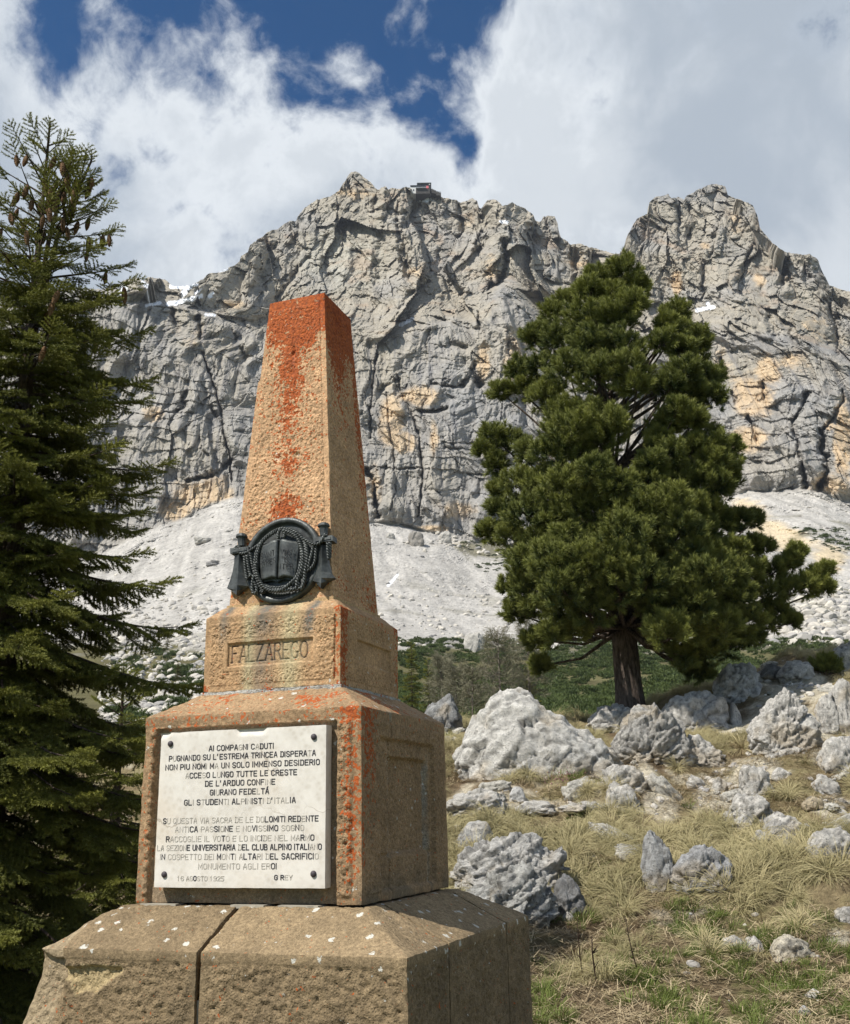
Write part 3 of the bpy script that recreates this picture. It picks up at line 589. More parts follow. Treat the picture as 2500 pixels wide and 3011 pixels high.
def stone_material():
    m = material('sandstone', rough=.9, spec=.15); nt = m.node_tree; b = nt.nodes['Principled BSDF']
    def A(nm): return N(nt, 'ShaderNodeAttribute', attribute_name=nm)
    g = nt.nodes.new('ShaderNodeNewGeometry'); pos = g.outputs['Position']
    n1 = tex(nt, 'Noise', pos, Scale=9.0, Detail=8.0, Roughness=.65); n2 = tex(nt, 'Noise', pos, Scale=75.0, Detail=6.0, Roughness=.65); n3 = tex(nt, 'Noise', pos, Scale=260.0, Detail=3.0, Roughness=.7)
    t1 = maprange(nt, n1.outputs[0], .25, .75, .78, 1.2, False); t2 = maprange(nt, n2.outputs[0], .3, .7, .60, 1.36, False); t3 = maprange(nt, n3.outputs[0], .3, .7, .68, 1.28, False)
    k = math_node(nt, 'MULTIPLY', math_node(nt, 'MULTIPLY', t1, t2), t3)
    sc = nt.nodes.new('ShaderNodeVectorMath'); sc.operation = 'SCALE'; nt.links.new(A('Col').outputs['Color'], sc.inputs[0]); nt.links.new(k, sc.inputs['Scale'])
    col = sc.outputs[0]
    # grey-green run-off stains
    st = math_node(nt, 'MULTIPLY', A('stain').outputs['Fac'], maprange(nt, n1.outputs[0], .3, .62, .7, 1))
    col = mixc(nt, st, col, mixc(nt, n2.outputs[0], (.07, .075, .07), (.17, .18, .165)))
    # orange lichen: threshold of a blotchy noise by local density
    w = tex(nt, 'Noise', pos, Scale=40.0, Detail=2.0, Roughness=.5); w2 = tex(nt, 'Noise', pos, Scale=85.0, Detail=2.5, Roughness=.5)
    lich = math_node(nt, 'ADD', math_node(nt, 'MULTIPLY', w.outputs[0], .45), math_node(nt, 'MULTIPLY', w2.outputs[0], .55))
    lich = math_node(nt, 'ADD', math_node(nt, 'MULTIPLY', math_node(nt, 'SUBTRACT', lich, .5), 1.9), .5)
    th = math_node(nt, 'SUBTRACT', .86, math_node(nt, 'MULTIPLY', A('lich').outputs['Fac'], .62))
    df = math_node(nt, 'SUBTRACT', lich, th); lm = maprange(nt, df, .0, .02)
    lcol = mixc(nt, maprange(nt, w2.outputs[0], .35, .65), (.23, .041, .011), (.44, .094, .019))
    col = mixc(nt, math_node(nt, 'MULTIPLY', lm, .88), col, lcol)
    # white lichen spots and bird lime
    vo = tex(nt, 'Voronoi', pos, Scale=21.0, Randomness=1.0); vr = math_node(nt, 'ADD', vo.outputs['Distance'], math_node(nt, 'MULTIPLY', math_node(nt, 'SUBTRACT', n2.outputs[0], .5), 1.0))
    sz = math_node(nt, 'MULTIPLY', A('spot').outputs['Fac'], maprange(nt, N(nt, 'ShaderNodeSeparateColor').outputs[0] if False else _vcol(nt, vo), .5, 1.0, .0, .30))
    sm = maprange(nt, math_node(nt, 'SUBTRACT', sz, vr), 0.0, .03)
    col = mixc(nt, math_node(nt, 'MULTIPLY', sm, .85), col, (.60, .59, .53))
    nt.links.new(col, b.inputs['Base Color'])
    pit = tex(nt, 'Voronoi', pos, Scale=95.0, Randomness=1.0)
    r = A('rough').outputs['Fac']
    h = math_node(nt, 'MULTIPLY', maprange(nt, pit.outputs['Distance'], .05, .6), r)
    bump_chain(nt, b, [(h, .55, .006), (n2.outputs[0], .7, .009), (n3.outputs[0], .8, .003)])
    return m
def _vcol(nt, vo):
    s = nt.nodes.new('ShaderNodeSeparateColor'); nt.links.new(vo.outputs['Color'], s.inputs[0]); return s.outputs[0]
M_STONE = stone_material()
M_MORTAR = material('mortar', (.42, .41, .38), .95, .1)
M_JOINT = material('old_mortar', (.34, .31, .25), .95, .1)
M_MARBLE = material('marble', (.62, .58, .50), .55, .35)
def _marble():
    nt = M_MARBLE.node_tree; b = nt.nodes['Principled BSDF']; g = nt.nodes.new('ShaderNodeNewGeometry'); pos = g.outputs['Position']
    n = tex(nt, 'Noise', pos, Scale=14.0, Detail=8.0, Roughness=.6); v = tex(nt, 'Voronoi', pos, Scale=42.0); n4 = tex(nt, 'Noise', pos, Scale=3.0, Detail=4.0)
    c = mixc(nt, maprange(nt, n.outputs[0], .35, .65), (.52, .475, .41), (.65, .61, .545)); c = mixc(nt, maprange(nt, v.outputs['Distance'], .1, .6, .0, .45), c, (.69, .655, .60))
    c = mixc(nt, maprange(nt, n4.outputs[0], .52, .72, 0, .3), c, (.62, .50, .36))
    # hairline cracks
    w = tex(nt, 'Noise', pos, Scale=6.0, Detail=5.0); ad = nt.nodes.new('ShaderNodeVectorMath'); ad.operation = 'MULTIPLY_ADD'
    nt.links.new(w.outputs['Color'], ad.inputs[0]); ad.inputs[1].default_value = (.25, .25, .25); nt.links.new(pos, ad.inputs[2])
    cr = N(nt, 'ShaderNodeTexVoronoi', Scale=2.1); cr.feature = 'DISTANCE_TO_EDGE'; nt.links.new(ad.outputs[0], cr.inputs['Vector'])
    crm = math_node(nt, 'SUBTRACT', 1.0, maprange(nt, cr.outputs['Distance'], .002, .008)); crm = math_node(nt, 'MULTIPLY', crm, maprange(nt, n4.outputs[0], .48, .62, 0, .55))
    c = mixc(nt, crm, c, (.25, .20, .15)); nt.links.new(c, b.inputs['Base Color'])
    bump_chain(nt, b, [(n.outputs[0], .25, .003)])
_marble()
M_BRONZE = material('dark_bronze', (.045, .047, .046), .42, .5)
def _bronze():
    nt = M_BRONZE.node_tree; b = nt.nodes['Principled BSDF']; g = nt.nodes.new('ShaderNodeNewGeometry'); pos = g.outputs['Position']
    n = tex(nt, 'Noise', pos, Scale=22.0, Detail=7.0, Roughness=.65); n2 = tex(nt, 'Noise', pos, Scale=160.0, Detail=4.0)
    c = mixc(nt, maprange(nt, n.outputs[0], .35, .68), (.030, .033, .032), (.085, .092, .088)); nt.links.new(c, b.inputs['Base Color'])
    nt.links.new(maprange(nt, n2.outputs[0], .3, .7, .34, .6), b.inputs['Roughness']); b.inputs['Metallic'].default_value = .35
    bump_chain(nt, b, [(n.outputs[0], .25, .004), (n2.outputs[0], .3, .0015)])
_bronze()
M_LEAD = material('lead_lettering', (.050, .046, .052), .6, .3)
M_FADED = material('empty_lettering', (.44, .41, .36), .8, .2)
M_IRON = material('iron_stud', (.05, .04, .045), .6, .4)

def block(name, lo, hi, parent, base, res, disp=None, warp=None, rnd=.010, lich=None, stain=None, spot=None, faces='x-x+y-y+z+', coarse=.05, fine=('y-', 'x+', 'z+'), mat=None, tone=None, nojig=False):
    """one dressed stone: gridded faces with tooling relief, worn edges and the stone's own colour maps"""
    lo = np.array(lo, float); hi = np.array(hi, float); V = []; Fa = []; off = 0; E = []; K = []
    for ax in range(3):
        for sg in (-1, 1):
            key = 'xyz'[ax]+('+' if sg > 0 else '-')
            if key not in faces: continue
            u, v = [(1, 2), (2, 0), (0, 1)][ax]; r = res if key in fine else coarse
            nu = max(2, int(math.ceil((hi[u]-lo[u])/r))+1); nv = max(2, int(math.ceil((hi[v]-lo[v])/r))+1)
            gv, gu = np.meshgrid(np.linspace(lo[v], hi[v], nv), np.linspace(lo[u], hi[u], nu), indexing='ij')
            P = np.zeros(gu.shape+(3,)); P[..., u] = gu; P[..., v] = gv; P[..., ax] = hi[ax] if sg > 0 else lo[ax]
            e = np.minimum(np.minimum(gu-lo[u], hi[u]-gu), np.minimum(gv-lo[v], hi[v]-gv))
            P = P.reshape(-1, 3); e = e.ravel(); c = np.clip(P, lo+rnd, hi-rnd)
            # worn arrises, chipped here and there
            wear = rnd*(.35+.65*sstep(fbm(P*14, 3, seed=11), -.1, .45)+1.5*sstep(perlin(P*9, seed=15), .42, .7))
            dlt = P-c; L = np.linalg.norm(dlt, axis=1)[:, None]+1e-9; rounded = c+dlt/L*rnd
            Pn = P+(rounded-P)*(wear/rnd)[:, None]
            nrm = np.zeros(3); nrm[ax] = sg
            rg = np.zeros(len(P))
            if disp is not None and key in fine:
                dd, rg = disp(key, P, e); Pn = Pn+nrm*dd[:, None]
            V.append(Pn); K.append(rg); E.append(P); Fa.append(grid_faces(nv, nu, off, flip=(sg < 0))); off += len(P)
    V = np.concatenate(V); P0 = np.concatenate(E); K = np.concatenate(K)
    jig = 0 if nojig else np.stack([fbm(V*11, 2, seed=s) for s in (1, 2, 3)], -1)*.0035; V = V+jig
    if warp is not None: V = warp(V)
    n1 = fbm(V*5, 4, seed=12); n2 = fbm(V*22, 3, seed=13)
    C = np.array(base)[None, :]*(1+.22*n1+.16*n2)[:, None]
    if tone is not None: C = tone(V, C)
    ex = {'lich': lich(V) if lich else np.zeros(len(V)), 'stain': stain(V) if stain else np.zeros(len(V)), 'spot': spot(V) if spot else np.zeros(len(V)), 'rough': K}
    return mesh_np(name, V, np.concatenate(Fa), mat or M_STONE, parent, smooth=True, col=C.clip(.01, .9), extra=ex)

def hammered(P, amp, freq=38, seed=0):
    a = fbm(P*freq, 3, seed=20+seed, gain=.55); c1, c2, _ = cell(P*freq*1.15, seed=3+seed)
    return amp*(a*1.5-.8*sstep(.45-c1, 0, .3)+.25)
def margined(margin=.034, amp=.005, freq=38, keys=None, seed=0, depth=.004):
    def f(key, P, e):
        m = sstep(e, margin-.002, margin+.006)
        if keys and key not in keys: m = m*.3
        d = m*(hammered(P, amp, freq, seed)-depth*.5)-.0035*np.exp(-((e-margin)/.004)**2)
        return d+(1-m)*fbm(P*60, 2, seed=5)*.0012, m
    return f

MON = empty('stone_monument', (0, 0, -1.35), 'tall sandstone war memorial with orange lichen, marble plaque and black bronze emblem', 'monument')
HB, ZB = .797, -.135
def shift(o):
    o.location = tuple(-Vector(MON.location)); return o
def bevel_top(V, inner=.535, zt=0.0):
    h = np.maximum(np.abs(V[:, 0]), np.abs(V[:, 1])); t = ((HB-h)/(HB-inner)).clip(0, 1)
    f = ((V[:, 2]+1.4)/(ZB+1.4)).clip(0, 1)**24
    V = V.copy(); V[:, 2] += t*(zt-ZB)*f; return V
def base_disp(key, P, e):
    if key == 'z+':
        return fbm(P*48, 3, seed=31)*.0032-.002*sstep(perlin(P*30, seed=8), .2, .5), np.full(len(P), .45)
    top = ZB-P[:, 2]
    m = sstep(e, .012, .03)*sstep(top, .036, .05)
    d = m*(hammered(P, .0075, 36, 2)+.006*fbm(P*9, 2, seed=33)-.004)-.003*np.exp(-((top-.042)/.006)**2)
    # deep pick holes
    c1, _, i = cell((P+.012*np.stack([perlin(P*25, 1), perlin(P*25, 2), perlin(P*25, 3)], -1))*np.array([26, 26, 38.]), seed=6); d = d-m*.009*sstep(.30-c1+.22*fbm(P*30, 2, seed=14), 0, .16)*(i > .45)
    return d, m
def chip_warp(V):
    """broken corner and spalled face of the front-left base stone"""
    V = bevel_top(V); x, y, z = V.T
    n = fbm(V*7, 3, seed=44)*.03
    k = sstep(-(x+.60)+n*1.2-(z-ZB)*.13, 0.0, .10)*sstep(.30-(y+.797), 0, .3)
    V = V.copy()
    V[:, 0] += k*.032*sstep(z, -.46, -.20)-.022*sstep(-z, .30, .60)*sstep(-x, .5, .75); V[:, 1] += k*(.06*sstep(z, -.5, -.2))*sstep(.35-(y+.797), 0, .3)
    V[:, 2] -= k*.014*sstep(z-ZB, -.08, 0)
    sp = [(-.74, -.16), (-.615, -.165), (-.60, -.20), (-.50, -.187), (-.34, -.190), (-.335, -.21), (-.38, -.235), (-.43, -.27), (-.455, -.297), (-.50, -.28), (-.545, -.30), (-.575, -.25), (-.60, -.245), (-.63, -.29), (-.70, -.34), (-.76, -.42), (-.85, -.5), (-.85, -.1)]
    ins = in_poly(x+n*.4, z+n*.3, sp) & (y < -.66)
    d = seg_dist(x+n*.4, z+n*.3, sp, True)
    V[:, 1] += np.where(ins, .020*sstep(d, 0, .012)+.010*fbm(V*16, 3, seed=47), 0)
    return V
SPALL = [(-.615, -.165), (-.60, -.20), (-.50, -.187), (-.34, -.190), (-.335, -.21), (-.38, -.235), (-.43, -.27), (-.455, -.297), (-.50, -.28), (-.545, -.30), (-.575, -.25), (-.60, -.245)]
def chip_tone(V, C):
    n = fbm(V*7, 3, seed=44)*.03; ins = in_poly(V[:, 0]+n*.4, V[:, 2]+n*.3, SPALL) & (V[:, 1] < -.66)
    C = np.where(ins[:, None], np.array([.40, .31, .17])*(1+.15*fbm(V*30, 3, seed=3))[:, None], C)
    k = sstep(-(V[:, 0]+.62)+n, 0, .04)[:, None]; C = C*(1-k*.8)+np.array([.33, .26, .165])*k*.8
    dk = (sstep(fbm(V*6, 3, seed=49), .05, .3)*sstep(ZB-V[:, 2], .05, .09)*(1-k[:, 0])*(~ins))[:, None]*.45
    return C*(1-dk)+np.array([.13, .10, .062])*dk
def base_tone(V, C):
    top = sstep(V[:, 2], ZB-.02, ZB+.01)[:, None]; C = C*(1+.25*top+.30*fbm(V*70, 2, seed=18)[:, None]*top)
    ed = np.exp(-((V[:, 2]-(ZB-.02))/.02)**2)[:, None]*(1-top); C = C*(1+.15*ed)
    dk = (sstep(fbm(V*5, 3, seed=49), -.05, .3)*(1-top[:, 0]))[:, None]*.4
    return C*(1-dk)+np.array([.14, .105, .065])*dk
BASE_C = (.228, .168, .098)
spot_b = lambda V: sstep(V[:, 2], ZB-.2, ZB)*1.0
lich_b = lambda V: .10+.12*sstep(fbm(V*4, 3, seed=55), .1, .4)
gap = .006
base_parts = [
 (( -HB, -HB, -1.4), (-.017-gap, -.30, ZB), chip_warp, chip_tone, .0075),
 ((-.013+gap, -HB, -1.4), (HB, -.361-.007, ZB), bevel_top, base_tone, .0075),
 ((.05, -.361+.007, -1.4), (HB, .424-.006, ZB), bevel_top, base_tone, .0085),
 ((.05, .424+.006, -1.4), (HB, HB, ZB), bevel_top, base_tone, .010),
 ((-HB, -.296, -1.4), (-.10, HB, ZB), bevel_top, base_tone, .02)]
for lo, hi, wp, tn, rs in base_parts:
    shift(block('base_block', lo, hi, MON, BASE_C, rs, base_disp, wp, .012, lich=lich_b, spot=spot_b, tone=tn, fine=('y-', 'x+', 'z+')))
# mortar left in the joints
for (x0, y0, x1, y1) in ((.60, -.370, .795, -.352), (.60, .415, .795, .433)):
    mb = MB(); mb.box((x0, y0, -1.35), (x1-.006, y1, ZB-.006)); shift(mb.build('mortar', M_JOINT, MON))
rng = random.Random(4)
mb = MB(); mb.box((-.026, -.780, -.9), (-.004, -.70, -.30)); shift(mb.build('mortar', M_JOINT, MON))
for x0, x1, y in ((-.47, -.30, -.507), (-.05, .10, -.515), (.16, .33, -.512)):
    n_ = 9; top = [(x0+(x1-x0)*i/(n_-1), y-.012*rng.random()-.004) for i in range(n_)]
    s_ = MB(); s_.prism(top+[(x1, -.44), (x0, -.44)], -.008, .005); shift(s_.build('mortar', M_JOINT, MON))

# ---- main block with the plaque
ZM, HM = .749, .5
joint_y = (-.190, .27)
def main_disp(key, P, e):
    x, y, z = P.T; top = ZM-z
    if key == 'z+': return fbm(P*50, 3, seed=35)*.0028, np.full(len(P), .4)
    if key == 'y-':
        rec = sstep(x, -.447, -.441)*sstep(.397-x, 0, .006)*sstep(.700-z, 0, .006)*sstep(z, -.02, -.01)
        fr = (1-rec)*sstep(e, .028, .034)*sstep(top, .045, .052)
        fr2 = sstep(.462-x, 0, .01)*sstep(x+.475, -.002, .008)
        d = -.022*rec+fr*fr2*(hammered(P, .010, 32, 4)+.004)-.003*np.exp(-((top-.048)/.004)**2)
        # ragged inner edge of the frame
        d = d+rec*fbm(P*40, 3, seed=5)*.0015
        return d, fr*fr2
    if key == 'x+':
        m = sstep(e, .03, .036)*sstep(top, .045, .052)
        d = m*hammered(P, .0050, 42, 5)
        p1 = sstep(y, -.187, -.181)*sstep(.272-y, 0, .006)*sstep(z, .180, .186)*sstep(.568-z, 0, .006)
        p2 = sstep(y, -.31, -.304)*sstep(.335-y, 0, .006)*sstep(z, .04, .046)*sstep(.64-z, 0, .006)
        d = d-.016*p2-.022*p1
        wob = fbm(np.stack([z*6, 0*z, 0*z], -1), 3, seed=61)*.02
        for (yy, z0, z1, w) in ((-.190, .0, .75, .0045), (.272, .0, .60, .006)):
            d = d-.020*np.exp(-((y-yy-wob)/w)**2)*sstep(z, z0-.01, z0)*sstep(z1-z, 0, .03)
        d = d-.012*np.exp(-((z-.176)/.004)**2)*sstep(y, -.31, -.29)*sstep(.33-y, 0, .02)
        return d, m
    return np.zeros(len(P)), np.zeros(len(P))
def main_warp(V):
    h = np.maximum(np.abs(V[:, 0]), np.abs(V[:, 1])); t = ((HM-h)/(HM-.345)).clip(0, 1); f = (V[:, 2]/ZM).clip(0, 1)**20
    V = V.copy(); V[:, 2] += t*(.848-ZM)*f
    s = 1+.006*(1-V[:, 2]/ZM); V[:, 0] *= s; V[:, 1] *= s
    return V
def main_lich(V):
    x, y, z = V.T
    l = .12+.0*x
    front = (y < -.47)
    l = np.where(front, .18+.42*sstep(x, .39, .45)*sstep(z, .0, .2)*(1-.4*sstep(x, .47, .49))+.20*sstep(z, .66, .72)+.14*sstep(-x, .43, .47), l)
    right = x > .47
    l = np.where(right & ~front, .12+.50*sstep(-.30-y, 0, .12)*sstep(z, .15, .6)+.15*sstep(z, .66, .74), l)
    l = np.where(z > ZM+.003, .26+.34*sstep(fbm(V*5, 3, seed=63), 0, .35), l)
    return l
def main_tone(V, C):
    x, y, z = V.T; rec = (x > -.44) & (x < .392) & (y < -.43) & (z < .697) & (z > -.01) & (y > -.492)
    C = np.where(rec[:, None], C*.8+np.array([.04, .045, .04]), C)
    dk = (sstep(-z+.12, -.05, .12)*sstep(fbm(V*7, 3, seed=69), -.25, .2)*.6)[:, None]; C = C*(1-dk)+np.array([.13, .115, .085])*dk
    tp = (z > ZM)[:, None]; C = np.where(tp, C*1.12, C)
    e = np.exp(-((np.abs(y+.19)/.012)**2))*(x > .45)+np.exp(-((np.abs(y-.272)/.012)**2))*(x > .45)*(z < .6); e = (e*.85*sstep(fbm(V*9, 2, seed=71), -.3, .2))[:, None]
    return C*(1-e)+np.array([.36, .33, .27])*e
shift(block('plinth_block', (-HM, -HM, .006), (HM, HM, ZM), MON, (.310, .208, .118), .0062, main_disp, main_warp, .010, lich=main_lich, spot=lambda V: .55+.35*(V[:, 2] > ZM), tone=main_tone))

# ---- name block
ZN, HN = 1.192, .33
NM = {'F': [[(0, 0), (0, 6)], [(0, 6), (3.3, 6)], [(0, 3.3), (2.5, 3.3)]], 'A': [[(0, 0), (2, 6), (4, 0)], [(.75, 2.0), (3.25, 2.0)]], 'L': [[(0, 6), (0, 0), (3.3, 0)]], 'Z': [[(.2, 6), (3.6, 6), (0, 0), (3.7, 0)]],
 'R': [[(0, 0), (0, 6), (2.4, 6), (3.2, 5.2), (3.2, 3.8), (2.4, 3.1), (0, 3.1)], [(1.8, 3.1), (3.6, 0)]], 'E': [[(3.3, 6), (0, 6), (0, 0), (3.4, 0)], [(0, 3.2), (2.6, 3.2)]],
 'C': [[(3.6, 5.0), (3.0, 5.8), (2, 6), (.9, 5.6), (.2, 4.4), (0, 3), (.2, 1.6), (.9, .4), (2, 0), (3.0, .2), (3.6, 1.0)]], 'O': [[(2, 6), (.9, 5.6), (.2, 4.4), (0, 3), (.2, 1.6), (.9, .4), (2, 0), (3.1, .4), (3.8, 1.6), (4, 3), (3.8, 4.4), (3.1, 5.6), (2, 6)]]}
NM['G'] = [NM['C'][0]+[(3.6, 2.3)], [(2.9, 2.3), (3.9, 2.3)]]
NAME_STROKES = []
def _lay_name():
    word = 'FALZAREGO'; adv = [3.6, 4.2, 3.7, 4.1, 4.3, 4.0, 3.8, 4.2, 4.0]; tot = sum(adv)+.8*(len(word)-1); k = (.172+.196)/tot; x = -.196; kz = .072/6
    for ch, a in zip(word, adv):
        for st in NM[ch]: NAME_STROKES.append([(x+p[0]*k, .986+p[1]*kz) for p in st])
        for st in NM[ch][:1]:
            pass
        # small serifs on free stems
        if ch in 'FALR':
            for sx in ((0,) if ch in 'FL' else (0, 3.8)): NAME_STROKES.append([(x+(sx-.5)*k, .986), (x+(sx+.5)*k, .986)])
        x += (a+.8)*k
_lay_name()
def near(x, z, strokes):
    d = np.full(x.shape, 9.0)
    for st in strokes: d = np.minimum(d, seg_dist(x, z, st))
    return d
SIDE_STROKES = [[(-.10+i*.033, 1.00), (-.10+i*.033+.012*((i*7) % 3), 1.06)] for i in range(3)]
SIDE_STROKES = []
def _lay_side():
    y = -.115
    for ch in 'AGOZA':       # worn lettering, only a few strokes remain legible
        pass
def name_disp(key, P, e):
    x, y, z = P.T
    if key == 'z+': return fbm(P*60, 2, seed=36)*.002, np.full(len(P), .3)
    u, a, b_ = (x, -.233, .220) if key == 'y-' else (y, -.174, .252)
    z0, z1 = (.950, 1.088) if key == 'y-' else (.958, 1.092)
    fr = sstep(u, a-.004, a)*sstep(b_-u, -.004, 0)*sstep(z, z0-.004, z0)*sstep(z1-z, -.004, 0)
    inn = sstep(u, a+.018, a+.022)*sstep(b_-.018-u, 0, .004)*sstep(z, z0+.016, z0+.020)*sstep(z1-.016-z, 0, .004)
    m = sstep(e, .026, .032)*(1-fr)*sstep(ZN-z, .02, .03)
    d = m*hammered(P, .0045, 60, 7)*(1 if key == 'y-' else .7)+fr*.002-inn*.011
    if key == 'y-':
        s = np.full(len(P), 9.0); q = inn > .5; s[q] = near(x[q], z[q], NAME_STROKES); d = d-.006*np.exp(-(s/.0026)**2)
    # vertical break along the right-hand margin of the front
    if key == 'y-': d = d-.010*np.exp(-((x-.302-fbm(np.stack([z*8, 0*z, 0*z], -1), 2, seed=4)*.006)/.003)**2)*sstep(z, .86, .90)*sstep(1.17-z, 0, .02)
    return d, m
def name_warp(V):
    h = np.maximum(np.abs(V[:, 0]), np.abs(V[:, 1])); t = ((HN-h)/(HN-.268)).clip(0, 1); f = ((V[:, 2]-.852)/(ZN-.852)).clip(0, 1)**24
    V = V.copy(); V[:, 2] += (1.244-ZN)*(.75*t+.25*t*t*(3-2*t))*f; return V
def name_tone(V, C):
    x, y, z = V.T; f = (y < -.30) & (z > .94) & (z < 1.1)
    s = np.full(len(V), 9.0); s[f] = near(x[f], z[f], NAME_STROKES)
    k = (np.exp(-(s/.0030)**2)*.92)[:, None]*(y < -.3)[:, None]; C = C*(1-k)+np.array([.035, .035, .045])*k
    yl = (np.exp(-((x-.09)/.05)**2)+np.exp(-((x+.11)/.03)**2)); yl = (yl*(y < -.25)*.55)[:, None]; C = C*(1-yl)+np.array([.46, .44, .27])*yl
    return C
def name_stain(V):
    x, y, z = V.T; fr = (y < -.25)
    n = fbm(V*np.array([14, 14, 4]), 3, seed=73)*.02
    s = 1.1*np.exp(-((x+n+.240)/.028)**2)*sstep(z, 1.0, 1.2)+1.2*np.exp(-((x+n-.195+(1.24-z)*.14)/.028)**2)*sstep(z, 1.0, 1.16)+1.0*np.exp(-((x+n+.045)/.055)**2)*(.72+.28*sstep(z, 1.08, 1.12))
    return (s*fr*(.75+.5*fbm(V*18, 3, seed=75))).clip(0, .92)
def name_lich(V):
    x, y, z = V.T
    l = np.where(y < -.3, .20+.38*np.exp(-((x-.315)/.02)**2)+.5*np.exp(-((x+.32)/.02)**2)*sstep(.93-z, 0, .05), .18)
    l = np.where((x > .31) & (y > -.325), .15+.52*sstep(-.22-y, 0, .08)+.38*sstep(y, .25, .32)+.2*sstep(z, 1.12, 1.18), l)
    return l
shift(block('name_block', (-HN, -HN, .860), (HN, HN, ZN), MON, (.445, .285, .155), .0030, name_disp, name_warp, .007, lich=name_lich, stain=name_stain, spot=lambda V: .35+0*V[:, 0], tone=name_tone))
shift(block('mortar', (-.338, -.338, .838), (.338, .338, .862), MON, (.40, .385, .35), .012, lambda k, P, e: (fbm(P*30, 3, seed=3)*.010, np.ones(len(P))), None, .006, lich=lambda V: .3+0*V[:, 0]))

# ---- obelisk
H0, H1, Z0, Z1 = .258, .155, 1.248, 2.795
def ob_disp(key, P, e):
    x, y, z = P.T; w = H0+(H1-H0)*(z-Z0)/(Z1-Z0)
    if key == 'z+': return np.zeros(len(P)), np.ones(len(P))*.3
    u = x if key == 'y-' else y
    ed = (H0-np.abs(u))*w/H0                       # true distance to the arris after tapering
    top = Z1-z
    m = sstep(ed, .024, .031)*sstep(top, .045, .052)*sstep(z-Z0, .03, .05)
    d = m*hammered(P, .0060 if key == 'y-' else .0042, 50, 9)-.0025*np.exp(-((ed-.026)/.003)**2)-.003*np.exp(-((top-.048)/.004)**2)
    if key == 'y-':
        q = 0
        for (cx, cz, rx, rz, dp) in ((.003, 2.50, .008, .05, .020), (.0, 2.40, .012, .03, .012), (-.06, 1.93, .02, .018, .008), (.055, 1.94, .02, .02, .010), (-.10, 2.0, .004, .02, .006), (.04, 1.72, .006, .02, .006)):
            q = q+dp*np.exp(-((x*w/H0-cx)/rx)**2-((z-cz)/rz)**2)
        d = d-q*(.5+.8*(fbm(P*40, 2, seed=5)+.5))
    if key == 'x+': d = d-.014*np.exp(-((y-.02)/.012)**2-((z-2.42)/.05)**2)
    return d, m
def ob_warp(V):
    s = (H0+(H1-H0)*(V[:, 2]-Z0)/(Z1-Z0))/H0; V = V.copy(); V[:, 0] *= s; V[:, 1] *= s
    h = np.maximum(np.abs(V[:, 0]), np.abs(V[:, 1])); V[:, 2] += .045*(1-h/H1).clip(0, 1)*sstep(V[:, 2], Z1-.02, Z1)
    # piece missing from the upper left arris
    k = sstep(V[:, 2]-2.36, 0, .02)*sstep(-V[:, 0]-.13, 0, .02); V[:, 0] += k*.010
    return V
def ob_lich(V):
    x, y, z = V.T; n = fbm(V*np.array([10, 10, 5]), 3, seed=81)
    capm = sstep(z+n*.16-.25*np.abs(x), 2.47, 2.60)
    cen = np.exp(-((x+.01+n*.03)/.045)**2)
    l = .25+.22*np.exp(-((x)/.10)**2)+cen*(.30*sstep(z, 1.95, 2.4)+.12)
    l = l+.45*np.exp(-((x)/.075)**2)*np.exp(-((z-1.69)/.07)**2)+.20*np.exp(-((z-1.93)/.05)**2)*np.exp(-(x/.09)**2)
    l = l-.20*np.exp(-((z-1.80)/.045)**2)+.12*sstep(-x, .16, .22)+.10*sstep(z, 2.15, 2.45)
    l = l*(1-capm)+.98*capm
    r = (x > H1*.9) & (y > -np.abs(x)*.985)
    lr = .16+.85*sstep(z+n*.25, 2.0, 2.6)*np.exp(-((y-.0+.04)/.14)**2)+.5*sstep(z, 2.5, 2.6)+.55*sstep(y, .09, .16)*(.3+.7*sstep(z, 1.5, 2.2))+.15*sstep(z, 2.5, 2.7)+.18*np.exp(-((z-1.3)/.15)**2)
    lr = lr-.5*sstep(z-(2.72-.5*(y+.16)), 0, .12)*0
    return np.where(r, lr, l).clip(0, 1.3)
def ob_tone(V, C):
    x, y, z = V.T; lite = (sstep(z, 1.3, 1.5)*(1-.3*sstep(z, 2.2, 2.6)))[:, None]; C = C*(1+.06*lite)
    w = (np.exp(-((x-.004)/.010)**2-((z-2.45)/.055)**2)+.9*np.exp(-((x+.055)/.018)**2-((z-1.945)/.012)**2)+.8*np.exp(-((x-.055)/.016)**2-((z-1.95)/.014)**2))*(y < -.1)
    w = (sstep(w+.4*fbm(V*60, 3, seed=83), .45, .7))[:, None]; C = C*(1-w)+np.array([.60, .47, .34])*w
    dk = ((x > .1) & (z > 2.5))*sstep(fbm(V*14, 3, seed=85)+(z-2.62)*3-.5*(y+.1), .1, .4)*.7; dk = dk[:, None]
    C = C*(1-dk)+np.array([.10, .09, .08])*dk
    return C
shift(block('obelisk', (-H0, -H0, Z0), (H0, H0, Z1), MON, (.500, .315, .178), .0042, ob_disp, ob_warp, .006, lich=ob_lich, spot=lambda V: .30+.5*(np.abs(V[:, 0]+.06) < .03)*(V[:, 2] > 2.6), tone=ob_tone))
shift(block('footing_course', (-.266, -.266, 1.236), (.266, .266, 1.256), MON, (.47, .32, .17), .02, None, None, .004))

